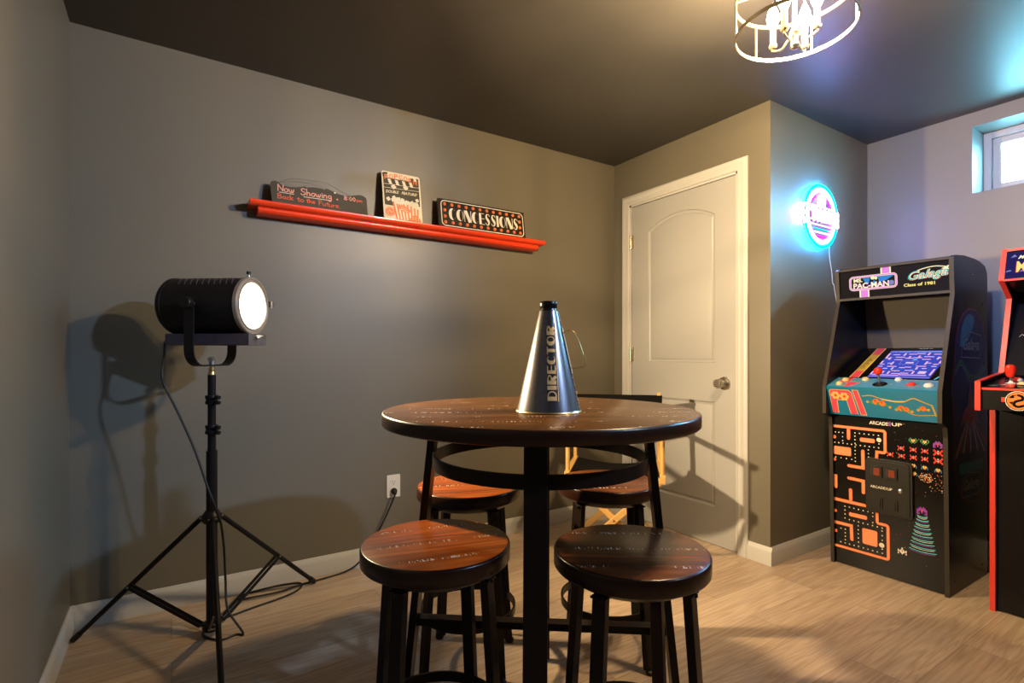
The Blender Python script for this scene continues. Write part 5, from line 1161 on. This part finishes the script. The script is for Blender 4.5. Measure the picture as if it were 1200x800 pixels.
A.stroke(sm2([(0.060, 0.97), (0.130, 1.015), (0.230, 0.945), (0.330, 0.940), (0.440, 1.0)], 6), 0.003, 'side_line')
for i in range(11):
    a_ = math.radians(-148+i*11.6); x1, y1 = 0.236+0.25*math.cos(a_), 0.80+0.34*math.sin(a_); x1 = max(0.06, min(0.45, x1)); y1 = max(0.60, y1)
    a2 = a_+0.10; x2, y2 = 0.236+0.25*math.cos(a2), 0.80+0.34*math.sin(a2); x2 = max(0.06, min(0.45, x2)); y2 = max(0.60, y2)
    A.poly([(0.230, 0.80), (x1, y1), (x2, y2), (0.242, 0.80)], 'side_white' if i % 2 else 'side_red')
for cx_ in (0.12, 0.20, 0.28, 0.37): A.disc(cx_, 0.585, 0.045, 'side_navy', n=16); A.stroke(arc(cx_, 0.585, 0.045, 20, 160, 10), 0.004, 'side_red')
A.poly(rrect(0.105, 0.52, 0.400, 0.57, 0.02), 'side_teal')
ship = [(0.236, 0.93), (0.250, 0.88), (0.262, 0.83), (0.310, 0.80), (0.350, 0.74), (0.300, 0.76), (0.262, 0.75), (0.250, 0.70), (0.236, 0.74), (0.222, 0.70), (0.210, 0.75), (0.170, 0.76), (0.120, 0.74), (0.160, 0.80), (0.210, 0.83), (0.222, 0.88)]
A.poly(ship, 'side_red'); A.stroke(ship, 0.004, 'side_line', cyc=True)
for (x_, y_, w2_, h2_) in ((0.150, 1.065, 0.20, 0.072), (0.150, 0.430, 0.19, 0.060)):
    A.stroke([(x_-0.02, y_-0.015), (x_+w2_+0.01, y_-0.02), (x_+w2_+0.025, y_+h2_+0.015), (x_+w2_*0.4, y_+h2_+0.03), (x_-0.01, y_+h2_)], 0.004, 'side_line', cyc=True)
    A.text('Galaga', x_, y_, w2_, h2_, 'side_line', offset=0.02, shear=0.3)
for i in range(60):
    x_, y_ = rnd.uniform(0.08, 0.44), rnd.uniform(1.03, 1.2); A.rect(x_, y_, x_+0.003, y_+0.003, 'side_white'); A.h -= A.step
A.build('side_artwork', t, o0)
for (x_, z_) in ((0.30, 1.33), (0.40, 1.30), (0.40, 0.06), (0.060, 0.06), (0.42, 1.02), (0.28, 1.43)):
    m = MB(); m.cyl((AX+x_, AY0-0.0015, z_), (AX+x_, AY0, z_), 0.006, 0.006, 'slot_dark', 12); m.build('screw_cap', t, o0)

# ------------------------------------------------------------------ arcade machine two (only its near side falls in the picture)
BX = 2.86; BY1 = 0.757; BY0 = 0.267
t = thing('arcade_cabinet', 'red-edged black arcade machine cut off by the right edge of the photo', 'arcade machine', (BX, (BY0+BY1)/2, 0)); o0 = t.location.copy()
side = [(0.0, 0), (0.0, 0.842), (-0.173, 0.842), (-0.173, 0.954), (0.078, 0.981), (0.108, 0.983), (0.213, 1.306), (0.108, 1.376), (0.1515, 1.513), (0.44, 1.513), (0.47, 1.48), (0.47, 0)]
JI0, JI1 = BY0+0.015, BY1-0.015; WJ = JI1-JI0
for y_ in (BY0, JI1):
    m = MB(); m.prism(side, (BX, y_+0.015, 0), (1, 0, 0), (0, 0, 1), 0.015, 'cabinet_black'); sp_ = m.build('side_panel', t, o0)
    m = MB()
    for a_, b_ in zip(side[:9], side[1:10]): m.bar((BX+a_[0]-0.001, y_+0.0075, a_[1]), (BX+b_[0]-0.001, y_+0.0075, b_[1]), 0.018, 0.005, 'cab_red', (0, 1, 0))
    e_ = m.build('edge_trim', sp_, o0); e_['label'] = 'red edge trim'
m = MB(); m.box2((BX+0.455, JI0, 0.02), (BX+0.467, JI1, 1.49), 'cabinet_black'); m.box2((BX+0.17, JI0, 1.495), (BX+0.45, JI1, 1.507), 'cabinet_black'); m.build('back_panel', t, o0)
m = MB(); m.box2((BX+0.012, JI0, 0.004), (BX+0.024, JI1, 0.842), 'cabinet_black'); m.build('lower_panel', t, o0)
m = MB(); m.prism([(-0.168, 0.845), (-0.168, 0.932), (0.085, 0.968), (0.085, 0.845)], (BX, JI1, 0), (1, 0, 0), (0, 0, 1), WJ, 'cabinet_black'); cp = m.build('control_panel', t, o0)
fO = Vector((BX-0.168, JI1, 0.845))
A = Art(fO, (0, -1, 0), (0, 0, 1))
A.rect(0, 0.078, WJ, 0.087, 'cab_red')
cx_, cy_, rr_ = 0.110, 0.040, 0.035
A.rect(0.062, 0.034, 0.080, 0.052, 'cab_red')
A.disc(cx_, cy_, rr_+0.002, 'art_white', n=36); A.disc(cx_, cy_, rr_-0.0005, 'art_black', n=36); A.disc(cx_, cy_, rr_-0.003, 'art_orange', n=36)
A.stroke(sm2([(cx_-0.020, cy_+0.014), (cx_-0.006, cy_+0.022), (cx_+0.010, cy_+0.018), (cx_+0.012, cy_+0.006), (cx_-0.006, cy_-0.002), (cx_-0.012, cy_-0.014), (cx_, cy_-0.022), (cx_+0.018, cy_-0.014), (cx_+0.022, cy_-0.002)], 6), [0.003]*8+[0.009]*33+[0.005]*8, 'art_black', caps=False)
A.poly([(cx_-0.028, cy_+0.010), (cx_-0.014, cy_+0.024), (cx_-0.010, cy_+0.012), (cx_-0.018, cy_+0.010)], 'art_black'); A.poly([(cx_-0.026, cy_-0.006), (cx_-0.014, cy_-0.002), (cx_-0.018, cy_-0.014)], 'art_black')
A.build('apron_artwork', cp, o0)
dV = Vector((0.253, 0, 0.036)).normalized(); dO = Vector((BX-0.168, JI1, 0.932)); dn = Vector((0, -1, 0)).cross(dV)
A = Art(dO, (0, -1, 0), dV); A.rect(0, 0.006, WJ, 0.25, 'art_black')
for i in range(26):
    u, v = rnd.uniform(0.0, 0.30), rnd.uniform(0.01, 0.23); A.poly([(u, v), (u+rnd.uniform(0.02, 0.05), v+rnd.uniform(-0.01, 0.012)), (u+rnd.uniform(0.01, 0.04), v+rnd.uniform(0.012, 0.03))], rnd.choice(['side_white', 'side_navy', 'art_blue', 'side_line']))
A.poly([(0.070, 0.005), (0.096, 0.005), (0.060, 0.245), (0.042, 0.245)], 'cab_red')
A.build('deck_artwork', cp, o0)
def ondeck(u, v, h=0): return dO+Vector((0, -1, 0))*u+dV*v+dn*h
def button(u, v, r, mt, nm):
    m = MB(); m.lathe([(r, 0.0008), (r, 0.004), (r*0.9, 0.0065), (r*0.78, 0.007)], mt, 24, ondeck(u, v), dn); m.lathe([(r*0.78, 0.0), (r*0.76, 0.0100), (r*0.6, 0.0118), (0, 0.0124)], mt, 24, ondeck(u, v), dn)
    b = m.build('button', t, o0); b['label'] = nm
button(0.105, 0.085, 0.018, 'button_cream', 'cream button'); button(0.140, 0.045, 0.018, 'button_cream', 'cream button'); button(0.150, 0.110, 0.018, 'button_cream', 'cream button'); button(0.080, 0.160, 0.010, 'button_white', 'small white button')
js = D.objects.new('joystick', None); COL.objects.link(js); js.parent = t
m = MB(); m.cyl(ondeck(0.066, 0.100, 0.001), ondeck(0.066, 0.100, 0.040), 0.0045, 0.0045, 'steel', 14); m.lathe([(0.018, 0.0012), (0.017, 0.003), (0.008, 0.005), (0.005, 0.012)], 'art_white', 24, ondeck(0.066, 0.100), dn); m.build('shaft', js, o0)
m = MB(); m.lathe([(0.006, 0.024), (0.012, 0.028), (0.0165, 0.045), (0.0185, 0.058), (0.0165, 0.069), (0.010, 0.075), (0, 0.077)], 'ball_red', 28, ondeck(0.066, 0.100), dn); m.build('bat_top', js, o0)
m = MB(); m.prism([(0.10, 0.975), (0.31, 1.32), (0.325, 1.30), (0.115, 0.962)], (BX, JI1, 0), (1, 0, 0), (0, 0, 1), WJ, 'cabinet_black'); bz = m.build('screen_bezel', t, o0)
zO = Vector((BX+0.10, JI1, 0.975)); zV = Vector((0.21, 0, 0.345)).normalized()
A = Art(zO, (0, -1, 0), zV); A.poly(rrect(0.035, 0.03, WJ-0.035, 0.37, 0.01), 'cabinet_black')
A.stroke([(0.060+0.10+0.11*math.cos(k_*PI/16), 0.20+0.12*math.sin(k_*PI/16)) for k_ in range(32)], 0.003, 'side_line', cyc=True); A.stroke(sm2([(0.028, 0.190), (0.036, 0.202), (0.044, 0.192)]), 0.0018, 'side_line')
A.build('bezel_artwork', bz, o0)
m = MB(); m.prism([(0.112, 1.380), (0.150, 1.500), (0.200, 1.500), (0.215, 1.330)], (BX, JI1, 0), (1, 0, 0), (0, 0, 1), WJ, 'cabinet_black'); mq = m.build('marquee', t, o0)
mO = Vector((BX+0.112, JI1, 1.380)); mV = Vector((0.038, 0, 0.120)).normalized()
A = Art(mO, (0, -1, 0), mV); A.rect(0.0, 0.004, WJ, 0.122, 'marquee_navy')
for i in range(18):
    u, v = rnd.uniform(0.0, 0.10), rnd.uniform(0.01, 0.10); A.poly([(u, v), (u+0.02, v+0.004), (u+0.012, v+0.014)], rnd.choice(['marquee_violet', 'marquee_navy']))
A.text('MIDWAY', 0.038, 0.088, 0.10, 0.016, 'marquee_cream', offset=0.03, shear=0.4)
A.text('MORTAL KOMBAT', 0.034, 0.026, 0.390, 0.052, 'marquee_red', offset=0.05); A.text('MORTAL KOMBAT', 0.036, 0.028, 0.386, 0.050, 'marquee_yellow', offset=0.015)
A.build('marquee_artwork', mq, o0)
m = MB(); m.bar((BX+0.108, JI0, 1.376), (BX+0.108, JI1, 1.376), 0.008, 0.008, 'cab_red', (0, 0, 1)); m.bar((BX+0.148, JI0, 1.507), (BX+0.148, JI1, 1.507), 0.010, 0.010, 'cab_red', (0, 0, 1)); m.build('marquee_trim', t, o0)
# cable between the machines
m = MB(); m.tube(smooth([(3.33, 1.05, 0.10), (3.36, 0.98, 0.03), (3.34, 0.90, 0.006), (3.37, 0.82, 0.006), (3.42, 0.76, 0.03), (3.45, 0.72, 0.08)], 7), 0.003, 'rubber', 8)
o = m.build('power_cable', None, (3.34, 0.90, 0)); tag(o, 'thin black cable on the floor between the two arcade machines', 'cable')
